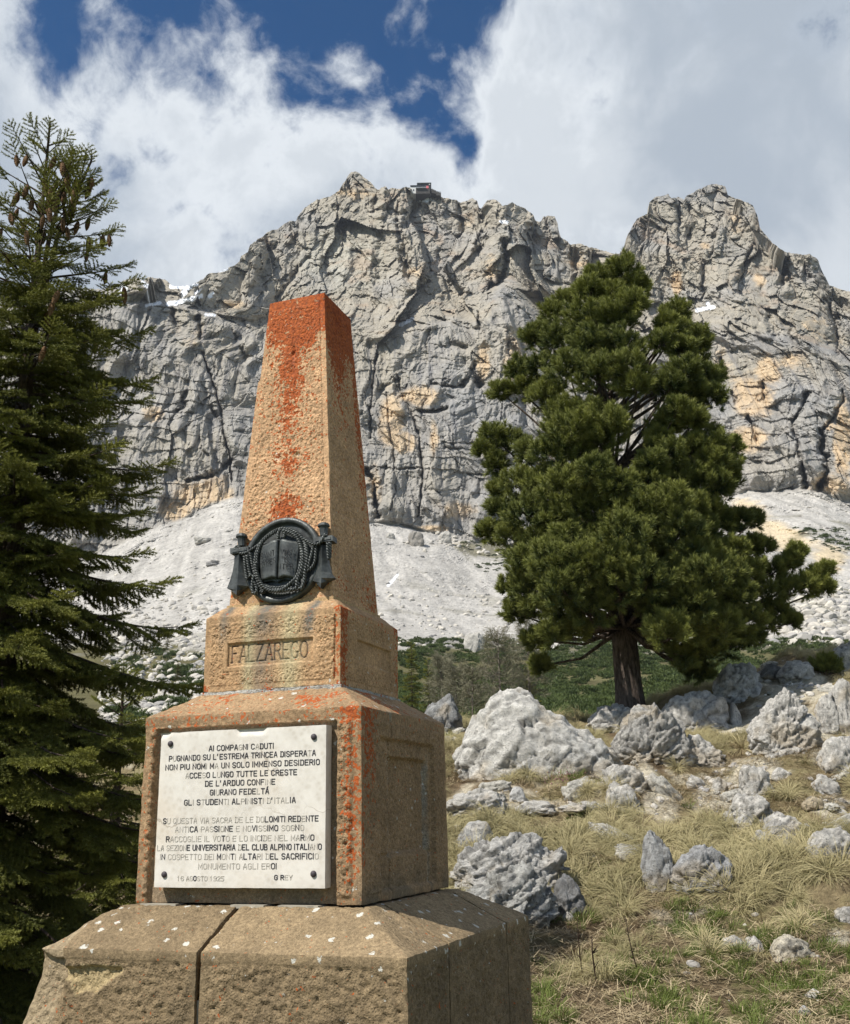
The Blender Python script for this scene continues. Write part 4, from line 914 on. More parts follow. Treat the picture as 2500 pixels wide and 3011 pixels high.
# ---- marble plaque, studs and inscription
PY = -.5385
def pl_disp(key, P, e):
    d = fbm(P*20, 3, seed=91)*.0010
    if key == 'y-': d = d-.010*sstep(.018-(.68-P[:, 2])*1.0-fbm(P*9, 2, seed=3)*.02, 0, .01)*sstep(fbm(P*np.array([12, 1, 1]), 2, seed=7), .05, .2)
    return d, np.zeros(len(P))
plq = shift(block('plaque', (-.394, PY, .068), (.366, -.486, .679), MON, (.6, .6, .5), .012, pl_disp, None, .004, mat=M_MARBLE, nojig=True))
G5 = {}
def _glyphs():
    O = [[(1, 0), (3, 0), (4, 1), (4, 5), (3, 6), (1, 6), (0, 5), (0, 1), (1, 0)]]
    G5.update({'O': O, 'D': [[(0, 0), (3, 0), (4, 1), (4, 5), (3, 6), (0, 6)], [(.4, 0), (.4, 6)]], 'A': [[(0, 0), (1.6, 6), (2.4, 6), (4, 0)], [(.6, 2), (3.4, 2)]], 'I': [[(0, 0), (0, 6)]],
     'C': [[(4, 1), (3, 0), (1, 0), (0, 1), (0, 5), (1, 6), (3, 6), (4, 5)]], 'G': [[(4, 5), (3, 6), (1, 6), (0, 5), (0, 1), (1, 0), (3, 0), (4, 1), (4, 2.8), (2.4, 2.8)]], 'M': [[(0, 0), (0, 6), (2.3, 1.6), (4.6, 6), (4.6, 0)]],
     'P': [[(0, 0), (0, 6), (3, 6), (4, 5), (4, 3.8), (3, 2.8), (0, 2.8)]], 'N': [[(0, 0), (0, 6), (4, 0), (4, 6)]], 'T': [[(0, 6), (4, 6)], [(2, 6), (2, 0)]], 'U': [[(0, 6), (0, 1), (1, 0), (3, 0), (4, 1), (4, 6)]],
     'S': [[(4, 5), (3, 6), (1, 6), (0, 5), (0, 4), (.8, 3.2), (3.2, 2.8), (4, 2), (4, 1), (3, 0), (1, 0), (0, 1)]], 'L': [[(0, 6), (0, 0), (3.6, 0)]], 'E': [[(3.8, 6), (0, 6), (0, 0), (3.8, 0)], [(0, 3.1), (3.2, 3.1)]],
     'R': [[(0, 0), (0, 6), (3, 6), (4, 5), (4, 4), (3, 3), (0, 3)], [(2, 3), (4, 0)]], 'F': [[(0, 0), (0, 6), (3.8, 6)], [(0, 3.1), (3, 3.1)]], 'Q': [O[0], [(2.4, 1.6), (4.2, -.4)]], 'V': [[(0, 6), (2, 0), (4, 6)]], 'Z': [[(0, 6), (4, 6), (0, 0), (4, 0)]],
     'B': [[(0, 0), (3, 0), (4, .9), (4, 2.2), (3, 3.1), (0, 3.1)], [(0, 0), (0, 6), (2.8, 6), (3.7, 5.2), (3.7, 4), (2.8, 3.1)]], 'X': [[(0, 0), (4, 6)], [(0, 6), (4, 0)]], 'Y': [[(0, 6), (2, 3), (4, 6)], [(2, 3), (2, 0)]],
     '1': [[(.4, 4.8), (1.6, 6), (1.6, 0)]], '2': [[(0, 5), (1, 6), (3, 6), (4, 5), (4, 4), (0, 0), (4, 0)]], '5': [[(4, 6), (0, 6), (0, 3.4), (3, 3.4), (4, 2.4), (4, 1), (3, 0), (0, 0)]], '6': [[(4, 5.2), (3, 6), (1, 6), (0, 5), (0, 1), (1, 0), (3, 0), (4, 1), (4, 2.4), (3, 3.2), (0, 3.2)]],
     '9': [[(4, 2.8), (1, 2.8), (0, 3.6), (0, 5), (1, 6), (3, 6), (4, 5), (4, 1), (3, 0), (0, 0)]], "'": [[(0, 6.2), (-.3, 4.6)]], '`': [[(0, 0), (1.6, 6), (2.4, 6), (4, 0)], [(.6, 2), (3.4, 2)], [(1.7, 6.9), (2.7, 8.1)]]})
_glyphs()
def gw(ch): return 1.6 if ch in "'" else (.4 if ch == 'I' else (4.6 if ch == 'M' else 4.0))
def ribbon(mb, pts, w, org, ax, az, nrm, h0, h1):
    """flat stroke of width w following pts, raised from h0 to h1 along nrm"""
    pts = np.asarray(pts, float); n = len(pts); L = []; R = []
    for i in range(n):
        a = pts[max(i-1, 0)]; b = pts[i]; c = pts[min(i+1, n-1)]
        t1 = b-a; t2 = c-b; t1 = t1/(np.linalg.norm(t1)+1e-12) if i > 0 else None; t2 = t2/(np.linalg.norm(t2)+1e-12) if i < n-1 else None
        if t1 is None: t1 = t2
        if t2 is None: t2 = t1
        nn = np.array([-(t1[1]+t2[1]), t1[0]+t2[0]]); nn /= np.linalg.norm(nn)+1e-12; k = 1/max(.5, nn @ np.array([-t1[1], t1[0]]))
        e = (t1 if i == n-1 else (-t2 if i == 0 else 0*t1))*w*.5
        if i == 0 and n > 1 and np.allclose(pts[0], pts[-1]): e = 0*t1
        L.append(b+e+nn*w*.5*k); R.append(b+e-nn*w*.5*k)
    V = []
    for h in (h0, h1):
        for q in L+R: V.append(org+ax*q[0]+az*q[1]+nrm*h)
    m = 2*n; F_ = []
    for i in range(n-1):
        F_ += [(m+i, m+i+1, m+n+i+1, m+n+i), (i, i+1, m+i+1, m+i), (n+i+1, n+i, m+n+i, m+n+i+1)]
    F_ += [(0, m, m+n, n), (n-1, 2*n-1, m+2*n-1, m+n-1)]
    mb.add(V, F_)
R2 = lambda x, y: (350+x/1.744, 1750+y/1.744)
# capitals keep their lead filling, small letters here have lost it and are only faintly cut
LINES = [("AI COMPAgNI CaDUTI", (463, 788), (793, 770)), ("PuGNANDO SU L'ESTREMA TRINCEA DISPERAtA", (258, 842), (1008, 805)),
 ("NON PIU NOMi Ma UN SOLO IMMENSO DESIDERIO", (240, 887), (1028, 852)), ("aCCEsO LuNGO TUTTE LE CRESTE", (343, 925), (912, 908)), ("DE L'ARDUO CONFinE", (443, 965), (800, 958)),
 ("GIuRANO FEDElT`", (468, 1013), (768, 1003)), ("GLi StUDENti ALpInISTi d'italIA", (336, 1064), (905, 1050)), ("Su questa via sacra de le doLOMITI REDeNTE", (228, 1160), (1022, 1143)),
 ("antiCA pasSIoNE e noVIssIMO sogNo", (290, 1203), (947, 1191)), ("Raccoglie il voTo e lo incIde nel maRmO", (243, 1252), (1000, 1242)), ("la sezionE UNIVERSITARIA dEL CLUB ALPINO ITALIanO", (197, 1298), (1038, 1288)),
 ("iN cospetto dei MonTi aLTAri dEL SACRIFICIo", (212, 1343), (1022, 1338)), ("monumento agli erOI", (408, 1391), (808, 1389)), ("16 agOsto 1925", (300, 1453), (537, 1453)), ("G Rey", (798, 1448), (888, 1448))]
for li, (raw, pl, pr) in enumerate(LINES):
    txt = raw.upper()
    a = hit(*R2(*pl), (0, -1, 0), -PY); b = hit(*R2(*pr), (0, -1, 0), -PY); x0, x1, zc = a[0], b[0], (a[2]+b[2])/2
    adv = sum(gw(c)+1.9 if c != ' ' else 3.0 for c in txt)-1.9; k = (x1-x0)/adv; hh = .0195 if li < 13 else .016; kz = hh/6; x = x0
    dark = MB(); pale = MB(); msk = raw
    for c, mk in zip(txt, msk):
        if c == ' ': x += 3.0*k; continue
        tgt = dark if (mk == c and li != 13) or mk == 'O' else pale
        for st in G5[c]:
            ribbon(tgt, [(x+p[0]*k, zc-hh/2+p[1]*kz) for p in st], .0033 if tgt is dark else .0030, np.array([0, PY, 0.]), np.array([1., 0, 0]), np.array([0, 0, 1.]), np.array([0, -1., 0]), -.002, .0016 if tgt is dark else .0013)
        x += (gw(c)+1.9)*k
    for mbb, mt, nm in ((dark, M_LEAD, 'dark_lettering'), (pale, M_FADED, 'worn_lettering')):
        if mbb.n:
            o = mbb.build(nm, mt, plq); o['kind'] = 'stuff'
for q in ((265, 763), (1000, 727), (233, 1433), (998, 1430)):
    c = hit(*R2(*q), (0, -1, 0), -PY); s = MB(); an = np.arange(14)*2*np.pi/14
    prof = [(.0125, -.004), (.0125, .003), (.0105, .007), (.006, .0095), (.0, .0102)]
    V = [(c[0]+r*math.cos(t_), PY-h, c[2]+r*math.sin(t_)) for r, h in prof for t_ in an]
    s.add(V, [(i*14+j, i*14+(j+1) % 14, (i+1)*14+(j+1) % 14, (i+1)*14+j) for i in range(4) for j in range(14)])
    s.build('stud', M_IRON, plq, smooth=True)

# ---- bronze emblem on the obelisk: medallion, open book, rope and two upright blades
EA = np.array([0, -.258, 1.248]); ET = np.array([0, .103, 1.547]); ET /= np.linalg.norm(ET); EN = np.array([0, -ET[2], ET[1]]); EX = np.array([1., 0, 0])
def ep(x5, y5, h):
    """point on the obelisk's front face h metres proud of it, seen at a pixel of the enlarged crop"""
    return hit(600+x5/3.8756, 1480+y5/3.8756, EN, EA@EN+h)
def drop(P, h): return np.asarray(P)-EN*h
EMB_O = EA+ET*.19+EX*.016
emb_mb = MB(); n_ = 96; an = np.arange(n_)*2*np.pi/n_; prof = [(1, -.004), (1, .030), (.985, .036), (.90, .037), (.865, .030), (.85, .020), (.80, .019), (.55, .016), (.2, .015), (0.001, .015)]
V = [EMB_O+EX*.195*r*math.cos(t_)+ET*.200*r*math.sin(t_)+EN*h for r, h in prof for t_ in an]
emb_mb.add(V, [(i*n_+j, i*n_+(j+1) % n_, (i+1)*n_+(j+1) % n_, (i+1)*n_+j) for i in range(len(prof)-1) for j in range(n_)])
EMB = shift(emb_mb.build('emblem', M_BRONZE, MON, smooth=True))
# the book
def page(outline_top, outline_bot, side):
    """curved leaf: top and bottom edges given left to right in crop pixels"""
    nu, nv = 14, 18; t = np.linspace(0, 1, nu); tp = np.array(outline_top, float); bt = np.array(outline_bot, float)
    tx = np.interp(t, np.linspace(0, 1, len(tp)), tp[:, 0]); ty = np.interp(t, np.linspace(0, 1, len(tp)), tp[:, 1]); bx = np.interp(t, np.linspace(0, 1, len(bt)), bt[:, 0]); by = np.interp(t, np.linspace(0, 1, len(bt)), bt[:, 1])
    hgt = .044+.016*np.sin(np.pi*(t if side > 0 else 1-t)**.6)*1.0-.006*(t if side > 0 else 1-t)
    top = [[ep(tx[i]+(bx[i]-tx[i])*s, ty[i]+(by[i]-ty[i])*s, hgt[i]) for i in range(nu)] for s in np.linspace(0, 1, nv)]
    V = np.array(top).reshape(-1, 3); F_ = [tuple(f) for f in grid_faces(nv, nu)]
    brd = list(range(nu))+[i*nu+nu-1 for i in range(1, nv)]+[(nv-1)*nu+i for i in range(nu-2, -1, -1)]+[i*nu for i in range(nv-2, 0, -1)]
    W = [drop(V[i], .030) for i in brd]; n0 = len(V); V = np.concatenate([V, W]); m = len(brd)
    F_ += [(brd[i], brd[(i+1) % m], n0+(i+1) % m, n0+i) for i in range(m)]
    s = MB(); s.add(V, F_); return s
BOOK = page([(627, 492), (700, 470), (790, 418), (855, 418)], [(628, 882), (700, 862), (780, 835), (836, 858)], -1).build('book_page', M_BRONZE, EMB, smooth=True)
page([(862, 418), (900, 405), (1000, 430), (1095, 437)], [(838, 858), (900, 825), (980, 838), (1045, 862)], 1).build('book_page', M_BRONZE, EMB, smooth=True)
bk = MB()
def plate(mbb, pts, h0, h1):
    P = [ep(x, y, h1) for x, y in pts]; n = len(P); mbb.add([drop(p, h1-h0) for p in P]+P, [tuple(range(n)), tuple(reversed(range(n, 2*n)))]+[(i, (i+1) % n, n+(i+1) % n, n+i) for i in range(n)])
plate(bk, [(610, 490), (850, 405), (1105, 430), (1060, 885), (905, 862), (842, 895), (770, 880), (625, 908)], .016, .034)
bk.build('book_cover', M_BRONZE, EMB)
ETXT = [("SVNT", (640, 640), (805, 590)), ("RVPES", (640, 722), (812, 678)), ("VIRTV", (875, 585), (1062, 598)), ("TIS", (880, 672), (960, 672)), ("ITER", (872, 750), (1015, 750))]
et = MB()
for txt, a, b in ETXT:
    adv = sum(gw(c)+1.8 for c in txt)-1.8; x = 0; ln = math.hypot(b[0]-a[0], b[1]-a[1])
    for c in txt:
        for st in G5[c]:
            pts = [np.array([a[0]+(b[0]-a[0])*(x+p[0])/adv, a[1]+(b[1]-a[1])*(x+p[0])/adv-p[1]/6*62]) for p in st]
            W = [ep(p[0], p[1], .0595 if 660 < p[0] < 790 or 900 < p[0] < 1010 else .0575) for p in pts]
            et.tube(W, .0011, 4)
        x += gw(c)+1.8
M_ENGR = material('engraved_letter', (.012, .012, .013), .8, .2)
et.build('book_lettering', M_ENGR, EMB)['kind'] = 'stuff'
# upright blades
def blade(left, right, ridge):
    s = MB(); n = len(ridge); L = [ep(*p, .030) for p in left]; R_ = [ep(*p, .030) for p in right]; C_ = [ep(*p, .050) for p in ridge]
    Lb = [drop(p, .022) for p in L]; Rb = [drop(p, .022) for p in R_]
    V = L+C_+R_+Lb+Rb; F_ = []
    for i in range(n-1):
        F_ += [(i, i+1, n+i+1, n+i), (n+i, n+i+1, 2*n+i+1, 2*n+i), (3*n+i, 3*n+i+1, i+1, i), (2*n+i, 2*n+i+1, 4*n+i+1, 4*n+i), (3*n+i+1, 3*n+i, 4*n+i, 4*n+i+1)]
    F_ += [(0, n, 2*n, 4*n, 3*n), (n-1, 4*n-1, 5*n-1, 3*n-1, 2*n-1)]
    s.add(V, F_); return s
blade([(350, 580), (342, 680), (325, 780), (295, 880), (262, 968), (312, 995), (368, 1046)], [(446, 590), (450, 690), (465, 800), (490, 890), (503, 942), (432, 985), (372, 1046)], [(397, 585), (394, 680), (390, 780), (384, 870), (378, 930), (374, 990), (370, 1046)]).build('blade', M_BRONZE, EMB)
blade([(1288, 480), (1290, 580), (1275, 680), (1245, 790), (1205, 872), (1275, 905), (1328, 966)], [(1392, 470), (1400, 570), (1412, 680), (1440, 790), (1488, 850), (1400, 885), (1332, 966)], [(1340, 475), (1344, 580), (1343, 680), (1340, 780), (1336, 850), (1333, 910), (1330, 966)]).build('blade', M_BRONZE, EMB)
def hilt(cx, cy_top, cy_g, gx0, gx1, gy0, gy1):
    s = MB(); n = 12
    prof = [(0, .005), (22, .008), (52, .018), (66, .032), (66, .040), (54, .047), (46, .062), (42, .10)]
    cyl = [(0, 0), (30, 6), (58, 22), (66, 40), (66, 52), (52, 62), (47, 80), (40, (cy_g-cy_top)-10)]
    pts = []
    for r, dy in cyl:
        c = ep(cx, cy_top+dy, .030); rr = max(r, 1)/3.8756*.00165
        pts.append((c, rr))
    V = [c+EX*rr*math.cos(a_)+EN*rr*.9*math.sin(a_) for c, rr in pts for a_ in np.arange(n)*2*np.pi/n]
    s.add(V, [(i*n+j, i*n+(j+1) % n, (i+1)*n+(j+1) % n, (i+1)*n+j) for i in range(len(pts)-1) for j in range(n)])
    o = s.build('hilt', M_BRONZE, EMB, smooth=False)
    g = MB(); plate(g, [(gx0, gy0), (gx1, gy1), (gx1+4, gy1+62), (gx0, gy0+62)], .004, .052); plate(g, [(gx0+22, gy0+20), (gx1-22, gy1+18), (gx1-20, gy1+42), (gx0+22, gy0+46)], .05, .0555)
    g.build('guard', M_BRONZE, o)
hilt(430, 338, 500, 298, 505, 512, 490); hilt(1365, 215, 385, 1245, 1462, 388, 362)
def rope(pts, r=.0056, h=.050, hs=None, pitch=.026, step=.0032, closed=False):
    P = np.array([ep(x, y, h if hs is None else hs[i]) for i, (x, y) in enumerate(pts)])
    for _ in range(3):           # corner cutting
        Q = [P[0]]
        for a, b in zip(P[:-1], P[1:]): Q += [a*.75+b*.25, a*.25+b*.75]
        Q.append(P[-1]); P = np.array(Q)
    seg = np.linalg.norm(np.diff(P, axis=0), axis=1); s = np.concatenate([[0], np.cumsum(seg)]); n = max(6, int(s[-1]/step)); ss = np.linspace(0, s[-1], n)
    C = np.stack([np.interp(ss, s, P[:, k]) for k in range(3)], 1); T = np.gradient(C, axis=0); T /= np.linalg.norm(T, axis=1)[:, None]+1e-9
    B = np.cross(T, EN); B /= np.linalg.norm(B, axis=1)[:, None]+1e-9; A_ = np.cross(B, T); mbx = MB()
    for ph in (0, np.pi):
        an_ = ss/pitch*2*np.pi+ph; S_ = C+(np.cos(an_)[:, None]*B+np.sin(an_)[:, None]*A_)*r*.66
        mbx.tube(S_, r*.62, 5)
    return mbx
ROPES = [[(905, 285), (830, 300), (740, 355), (650, 440), (600, 540), (575, 680), (585, 830), (640, 930), (720, 945), (800, 985), (900, 980), (980, 935), (1040, 900)],
 [(905, 290), (1000, 305), (1080, 350), (1140, 420), (1165, 520), (1160, 640), (1135, 760), (1090, 870), (1000, 930)],
 [(900, 310), (1000, 335), (1075, 400), (1110, 500), (1120, 620), (1095, 740), (1060, 850), (980, 920), (880, 1000), (760, 1000), (690, 965), (640, 905), (600, 800), (590, 680)],
 [(840, 310), (730, 375), (640, 470), (605, 600), (610, 720), (605, 840), (620, 930), (700, 1015), (640, 1010)],
 [(1150, 440), (1180, 540), (1180, 660), (1150, 790), (1150, 880), (1110, 985), (1075, 960), (1085, 900)],
 [(1100, 480), (1135, 580), (1130, 700), (1090, 820), (1060, 900), (1060, 980), (970, 990)],
 [(650, 460), (560, 520), (500, 560), (430, 580), (380, 560), (352, 520), (365, 490), (400, 500), (420, 540)],
 [(460, 600), (470, 700), (480, 800), (500, 880), (480, 840)], [(490, 590), (505, 700), (520, 800), (545, 830), (510, 830)], [(525, 560), (545, 660), (560, 740), (580, 800)],
 [(570, 820), (552, 900), (550, 1000), (570, 1035), (605, 1010), (600, 950), (575, 900)], [(1130, 400), (1190, 440), (1250, 475), (1310, 465), (1350, 420), (1375, 360), (1395, 350)],
 [(1280, 480), (1275, 580), (1265, 680), (1235, 730), (1180, 775), (1160, 760)], [(1250, 480), (1230, 570), (1205, 660), (1190, 740)], [(1410, 450), (1412, 540), (1422, 640)], [(1436, 440), (1438, 540), (1432, 630)],
 [(870, 295), (842, 350), (848, 405)], [(905, 300), (925, 350), (912, 390)], [(700, 955), (780, 960), (860, 965), (930, 945)], [(745, 1000), (840, 1005), (930, 1000), (1010, 960)]]
for i, r_ in enumerate(ROPES):
    rope(r_, r=.0082 if i in (1, 2, 4, 5) else .0070, h=.046+.004*(i % 3)).build('rope', M_BRONZE, EMB, smooth=True)
# ------------------------------------------------------------------ limestone boulders
M_LIME = material('limestone', rough=.95, spec=.15)
def _lm():
    nt = M_LIME.node_tree; b = nt.nodes['Principled BSDF']; g = nt.nodes.new('ShaderNodeNewGeometry'); pos = g.outputs['Position']
    a = N(nt, 'ShaderNodeAttribute', attribute_name='Col'); n = tex(nt, 'Noise', pos, Scale=7.0, Detail=9.0, Roughness=.72); n2 = tex(nt, 'Noise', pos, Scale=30.0, Detail=7.0, Roughness=.75)
    k = maprange(nt, n.outputs[0], .3, .7, .6, 1.3, False); v = nt.nodes.new('ShaderNodeVectorMath'); v.operation = 'SCALE'; nt.links.new(a.outputs['Color'], v.inputs[0]); nt.links.new(k, v.inputs['Scale'])
    dk = maprange(nt, n2.outputs[0], .53, .66, 0, .8); c = mixc(nt, dk, v.outputs[0], (.10, .10, .10)); nt.links.new(c, b.inputs['Base Color'])
    bump_chain(nt, b, [(n.outputs[0], .8, .10), (n2.outputs[0], .9, .035)])
_lm()
_ICO = {}
def ico(sub):
    if sub not in _ICO:
        bm = bmesh.new(); bmesh.ops.create_icosphere(bm, subdivisions=sub, radius=1); bm.verts.ensure_lookup_table()
        _ICO[sub] = (np.array([v.co for v in bm.verts]), np.array([[v.index for v in f.verts] for f in bm.faces])); bm.free()
    return _ICO[sub]
ROCK_FOOT = []
def rock(label, x0, x1, ybase, prof, seed, depth=.75, karst=1.0, sub=5, tone=(.64, .61, .555), boxy=3.2, rot=0.0, dark=0.0, sink=.25, name='boulder', fac=1.0):
    """boulder seated on the ground; the numbers are crop pixels of its width, foot and skyline"""
    X = lambda x: 1200+x/1.3415
    Yp = lambda y: 1850+y/1.3415
    xc = (x0+x1)/2; u, v = ground_at(X(xc), Yp(ybase)); s = v/FOCAL_PX*1.06/1.3415
    hw = (x1-x0)/2*s; dp = hw*depth; n, F_ = ico(sub)
    p = n/((np.abs(n)**boxy).sum(1)**(1/boxy))[:, None]
    pr = np.array(prof, float); hx = (pr[:, 0]-xc)*s; hz = (ybase-pr[:, 1])*s
    q = n*np.array([hw, dp, max(hz)])
    big = fbm(n*1.3+seed, 3, seed=seed % 50)*.30+(ridged(n*1.8+seed, 3, seed=seed % 37)-.5)*.16
    fc_, fe_ = facet(n*1.5+seed, seed=seed % 11, tilt=1.0); big = (big*.55-fc_*.17)*fac
    p = p*(1+big*.8)[:, None]
    x = (p[:, 0]-p[:, 0].min())/(p[:, 0].max()-p[:, 0].min())*2*hw-hw; top = np.interp(x, hx, hz); mx = hz.max()
    z = np.where(p[:, 2] > 0, p[:, 2]*top, p[:, 2]*mx*sink*1.6)
    y = p[:, 1]*dp
    z = np.where(z > 0, z*mx*.97/z.max(), z)
    W = np.stack([x, y, z], 1)
    # beds and clints in metres
    sc = max(hw, .25); sl = np.stack([W[:, 0]*.55+W[:, 2]*1.0, W[:, 1]*.6, W[:, 0]*.12], -1)
    g1 = ridged(sl/(.16+.10*sc)+seed, 3, seed=5); g2 = ridged(W/(.10+.03*sc)+seed, 3, seed=8, gain=.6); g3 = fbm(W/.05+seed, 2, seed=9)
    c1, c2, _ = cell(W/(.14+.05*sc)+seed, seed=3)
    nr = n/np.linalg.norm(n, axis=1)[:, None]
    amp = min(1.0, hw/.5)
    fq = np.stack([W[:, 0]*.8+W[:, 2]*.6, W[:, 1], W[:, 2]*.8-W[:, 0]*.6], -1)*np.array([.6, 1, 1.5]); f1, e1 = facet(fq/(.22+.16*sc)+seed, seed=4, tilt=1.3); f2, e2 = facet(fq/(.085+.03*sc)+seed, seed=5, tilt=1.3)
    kk = min(karst, 1.6); dsp = amp*(-f1*(.036+.04*sc)*(.4+.6*fac)*kk**.3-f2*.020*kk**.7-.030*(1-sstep(e1, 0, .12))-.012*(1-sstep(e2, 0, .14))+-.05*kk*(1+sc*.3)*sstep(g1, .78, 1.0)-.028*kk*sstep(g2, .72, .97)+fbm(W/(.35)+seed, 3, seed=7)*.03*(1+sc*.4)+g3*.014*kk)
    W = W+nr*dsp[:, None]
    if rot: c_, s_ = math.cos(rot), math.sin(rot); W = np.stack([W[:, 0]*c_-W[:, 2]*s_, W[:, 1], W[:, 0]*s_+W[:, 2]*c_], 1)
    n1 = fbm(W/.35+seed, 4, seed=15); n2 = fbm(W/.08+seed, 3, seed=16)
    C = np.array(tone)*(1+.28*n1+.22*n2)[:, None]
    dk = (sstep(n1+.5*n2+dark, .12, .45)*.6)[:, None]; C = C*(1-dk)+np.array([.17, .165, .155])*dk
    ck = np.maximum(.75*(1-sstep(e1, .0, .10)), .5*(1-sstep(e2, 0, .10))); ck = np.maximum(ck, .7*sstep(g1, .85, 1.0)); ck = (ck*sstep(n2, -.5, .2))[:, None]; C = C*(1-ck)+np.array([.13, .125, .115])*ck
    oc = (sstep(fbm(W/.5+seed+9, 3, seed=17)+.25*sstep(-z/mx, -.5, .3), .12, .4)*.45)[:, None]; C = C*(1-oc)+np.array([.50, .40, .26])*oc
    # rows run along the heading frame, turned to face it
    cu, cv = u, v+dp*.55
    c = uvw(np.array(cu), np.array(v+dp*.2)); 
    wv = c+W[:, :1]*RH+W[:, 1:2]*FH+W[:, 2:3]*ZUP-ZUP*mx*.03
    org = c-ZUP*mx*.2
    o = mesh_np(name, wv-org, F_[:, ::1], M_LIME, None, smooth=True, col=C.clip(.04, .8)); o.location = tuple(org)
    tag(o, label, 'boulder' if hw > .28 else 'stone')
    ROCK_FOOT.append((cu, v+dp*.3, hw*.92, dp*.85))
    return o
def P_(*a): return list(a)
rock('huge pale limestone boulder with a sloping grooved back right of the monument', 185, 835, 590, P_((150, 560), (190, 470), (230, 400), (300, 330), (350, 288), (430, 250), (490, 265), (560, 310), (640, 370), (720, 400), (790, 450), (835, 520), (860, 560)), 3, .62, 1.1, 6, (.68, .655, .60), boxy=2.8, fac=.60)
rock('dark pitted rock peeping over the right shoulder of the monument', 52, 210, 410, P_((40, 360), (70, 320), (120, 280), (165, 268), (200, 320), (215, 370)), 14, .8, 1.5, 5, (.36, .36, .35), dark=.2)
rock('low grey rock just left of the stone pine trunk foot', 712, 905, 402, P_((700, 370), (760, 330), (830, 308), (890, 320), (910, 380)), 25)
rock('broad crumbly outcrop with ochre foot below the stone pine trunk', 818, 1115, 500, P_((800, 420), (850, 345), (910, 300), (980, 303), (1050, 320), (1100, 350), (1120, 420)), 36, .6, 1.3, 6, (.48, .46, .42))
rock('grey rock right of the pine trunk, second on the crest', 1005, 1265, 392, P_((1000, 320), (1060, 275), (1120, 262), (1200, 252), (1250, 275), (1270, 340)), 47, .6)
rock('smooth white boulder standing highest on the crest under the pine boughs', 1200, 1398, 272, P_((1190, 240), (1210, 195), (1270, 155), (1350, 138), (1390, 165), (1400, 210)), 58, .7, .7, 5, (.60, .59, .56))
rock('dark flat rock on the crest right of the smooth white boulder', 1385, 1490, 190, P_((1380, 175), (1420, 146), (1480, 150), (1495, 175)), 69, .7, 1, 4, (.27, .27, .27), dark=.3)
rock('small whitish crest stone beyond the dark flat rock', 1465, 1600, 200, P_((1460, 185), (1500, 145), (1570, 132), (1605, 160)), 70, .7, 1, 4)
rock('large slanting ledge rock with layered ribs, right of centre on the slope', 1362, 1625, 478, P_((1355, 360), (1390, 330), (1450, 300), (1500, 262), (1570, 260), (1610, 300), (1630, 380)), 81, .6, 1.5, 6)
rock('upright grey rock wedged between the ledge rock and the edge cluster', 1618, 1705, 400, P_((1610, 320), (1640, 270), (1680, 262), (1710, 300)), 92, .8)
rock('rounded grey rock at the right picture edge, upper of two', 1672, 1800, 420, P_((1665, 310), (1690, 235), (1744, 200), (1790, 260)), 103, .7)
rock('jagged white rock at the far upper right of the crest', 1665, 1830, 175, P_((1660, 130), (1680, 90), (1720, 62), (1760, 50), (1830, 100)), 114, .7)
rock('overhanging white rock with ochre underside at the right edge', 1638, 1800, 562, P_((1630, 480), (1650, 440), (1700, 425), (1780, 430)), 125, .6, 1.3)
rock('low white rock amid grass below the crumbly outcrop', 1072, 1252, 522, P_((1065, 480), (1110, 435), (1160, 432), (1200, 470), (1255, 500)), 136, .6, 1.2)
rock('angular light block at the foot of the huge boulder, upper of two', 778, 942, 625, P_((770, 570), (790, 538), (860, 550), (920, 580), (945, 610)), 147, .7, 1.0)
rock('squat light block below the other at the huge boulder foot', 782, 912, 702, P_((775, 640), (800, 612), (870, 622), (910, 660)), 158, .7, 1.0)
rock('little white stone alone in grass below the huge boulder', 403, 467, 678, P_((400, 650), (425, 630), (455, 640), (470, 665)), 169, .8, .6, 4, (.62, .61, .58))
rock('flat broken slab ledge nearest the monument side', 160, 385, 724, P_((150, 700), (200, 672), (290, 655), (380, 680)), 180, .8, 1.2)
rock('flat whitish slab, left of two set in the gravel strip', 430, 580, 724, P_((425, 705), (480, 685), (560, 690), (585, 710)), 191, .8, 1.0, 4)
rock('flat whitish slab, right of two set in the gravel strip', 600, 770, 722, P_((595, 705), (650, 688), (740, 690), (775, 710)), 202, .8, 1.0, 4)
rock('small grey stone left of a mossy hollow in mid slope', 1098, 1175, 622, P_((1095, 600), (1125, 577), (1170, 600)), 213, .8, .8, 4)
rock('small pale stone beside the mossy hollow in mid slope', 1205, 1262, 634, P_((1200, 610), (1230, 585), (1262, 605)), 224, .8, .8, 4)
rock('knobbly grey rock right of the bright gravel chute', 1308, 1442, 652, P_((1300, 600), (1330, 556), (1390, 546), (1440, 590)), 235, .7, 1.2)
rock('thin light rock tip behind the knobbly grey rock', 1436, 1515, 590, P_((1430, 570), (1470, 547), (1515, 560)), 246, .7, .8, 4)
rock('long layered slab dipping right above the grassy bank', 1262, 1462, 772, P_((1250, 730), (1300, 672), (1380, 664), (1450, 700), (1470, 740)), 257, .6, 1.5, 5, rot=-.18)
rock('tilted layered rock below the long dipping slab', 1412, 1585, 842, P_((1400, 780), (1440, 738), (1510, 748), (1580, 800)), 268, .6, 1.4, 5, rot=-.15)
rock('small dark rock tucked under the tilted layered rock', 1478, 1542, 876, P_((1475, 850), (1505, 825), (1545, 845)), 279, .8, .8, 4, (.33, .33, .32))
rock('pale stone half hidden by grass left of the tilted rock', 1358, 1435, 862, P_((1350, 835), (1390, 802), (1435, 825)), 290, .8, .8, 4, (.58, .55, .48))
rock('white angular rock in grass above the pitted outcrop', 203, 337, 864, P_((195, 830), (240, 795), (300, 778), (337, 805)), 301, .8, .9, 4, (.60, .59, .56))
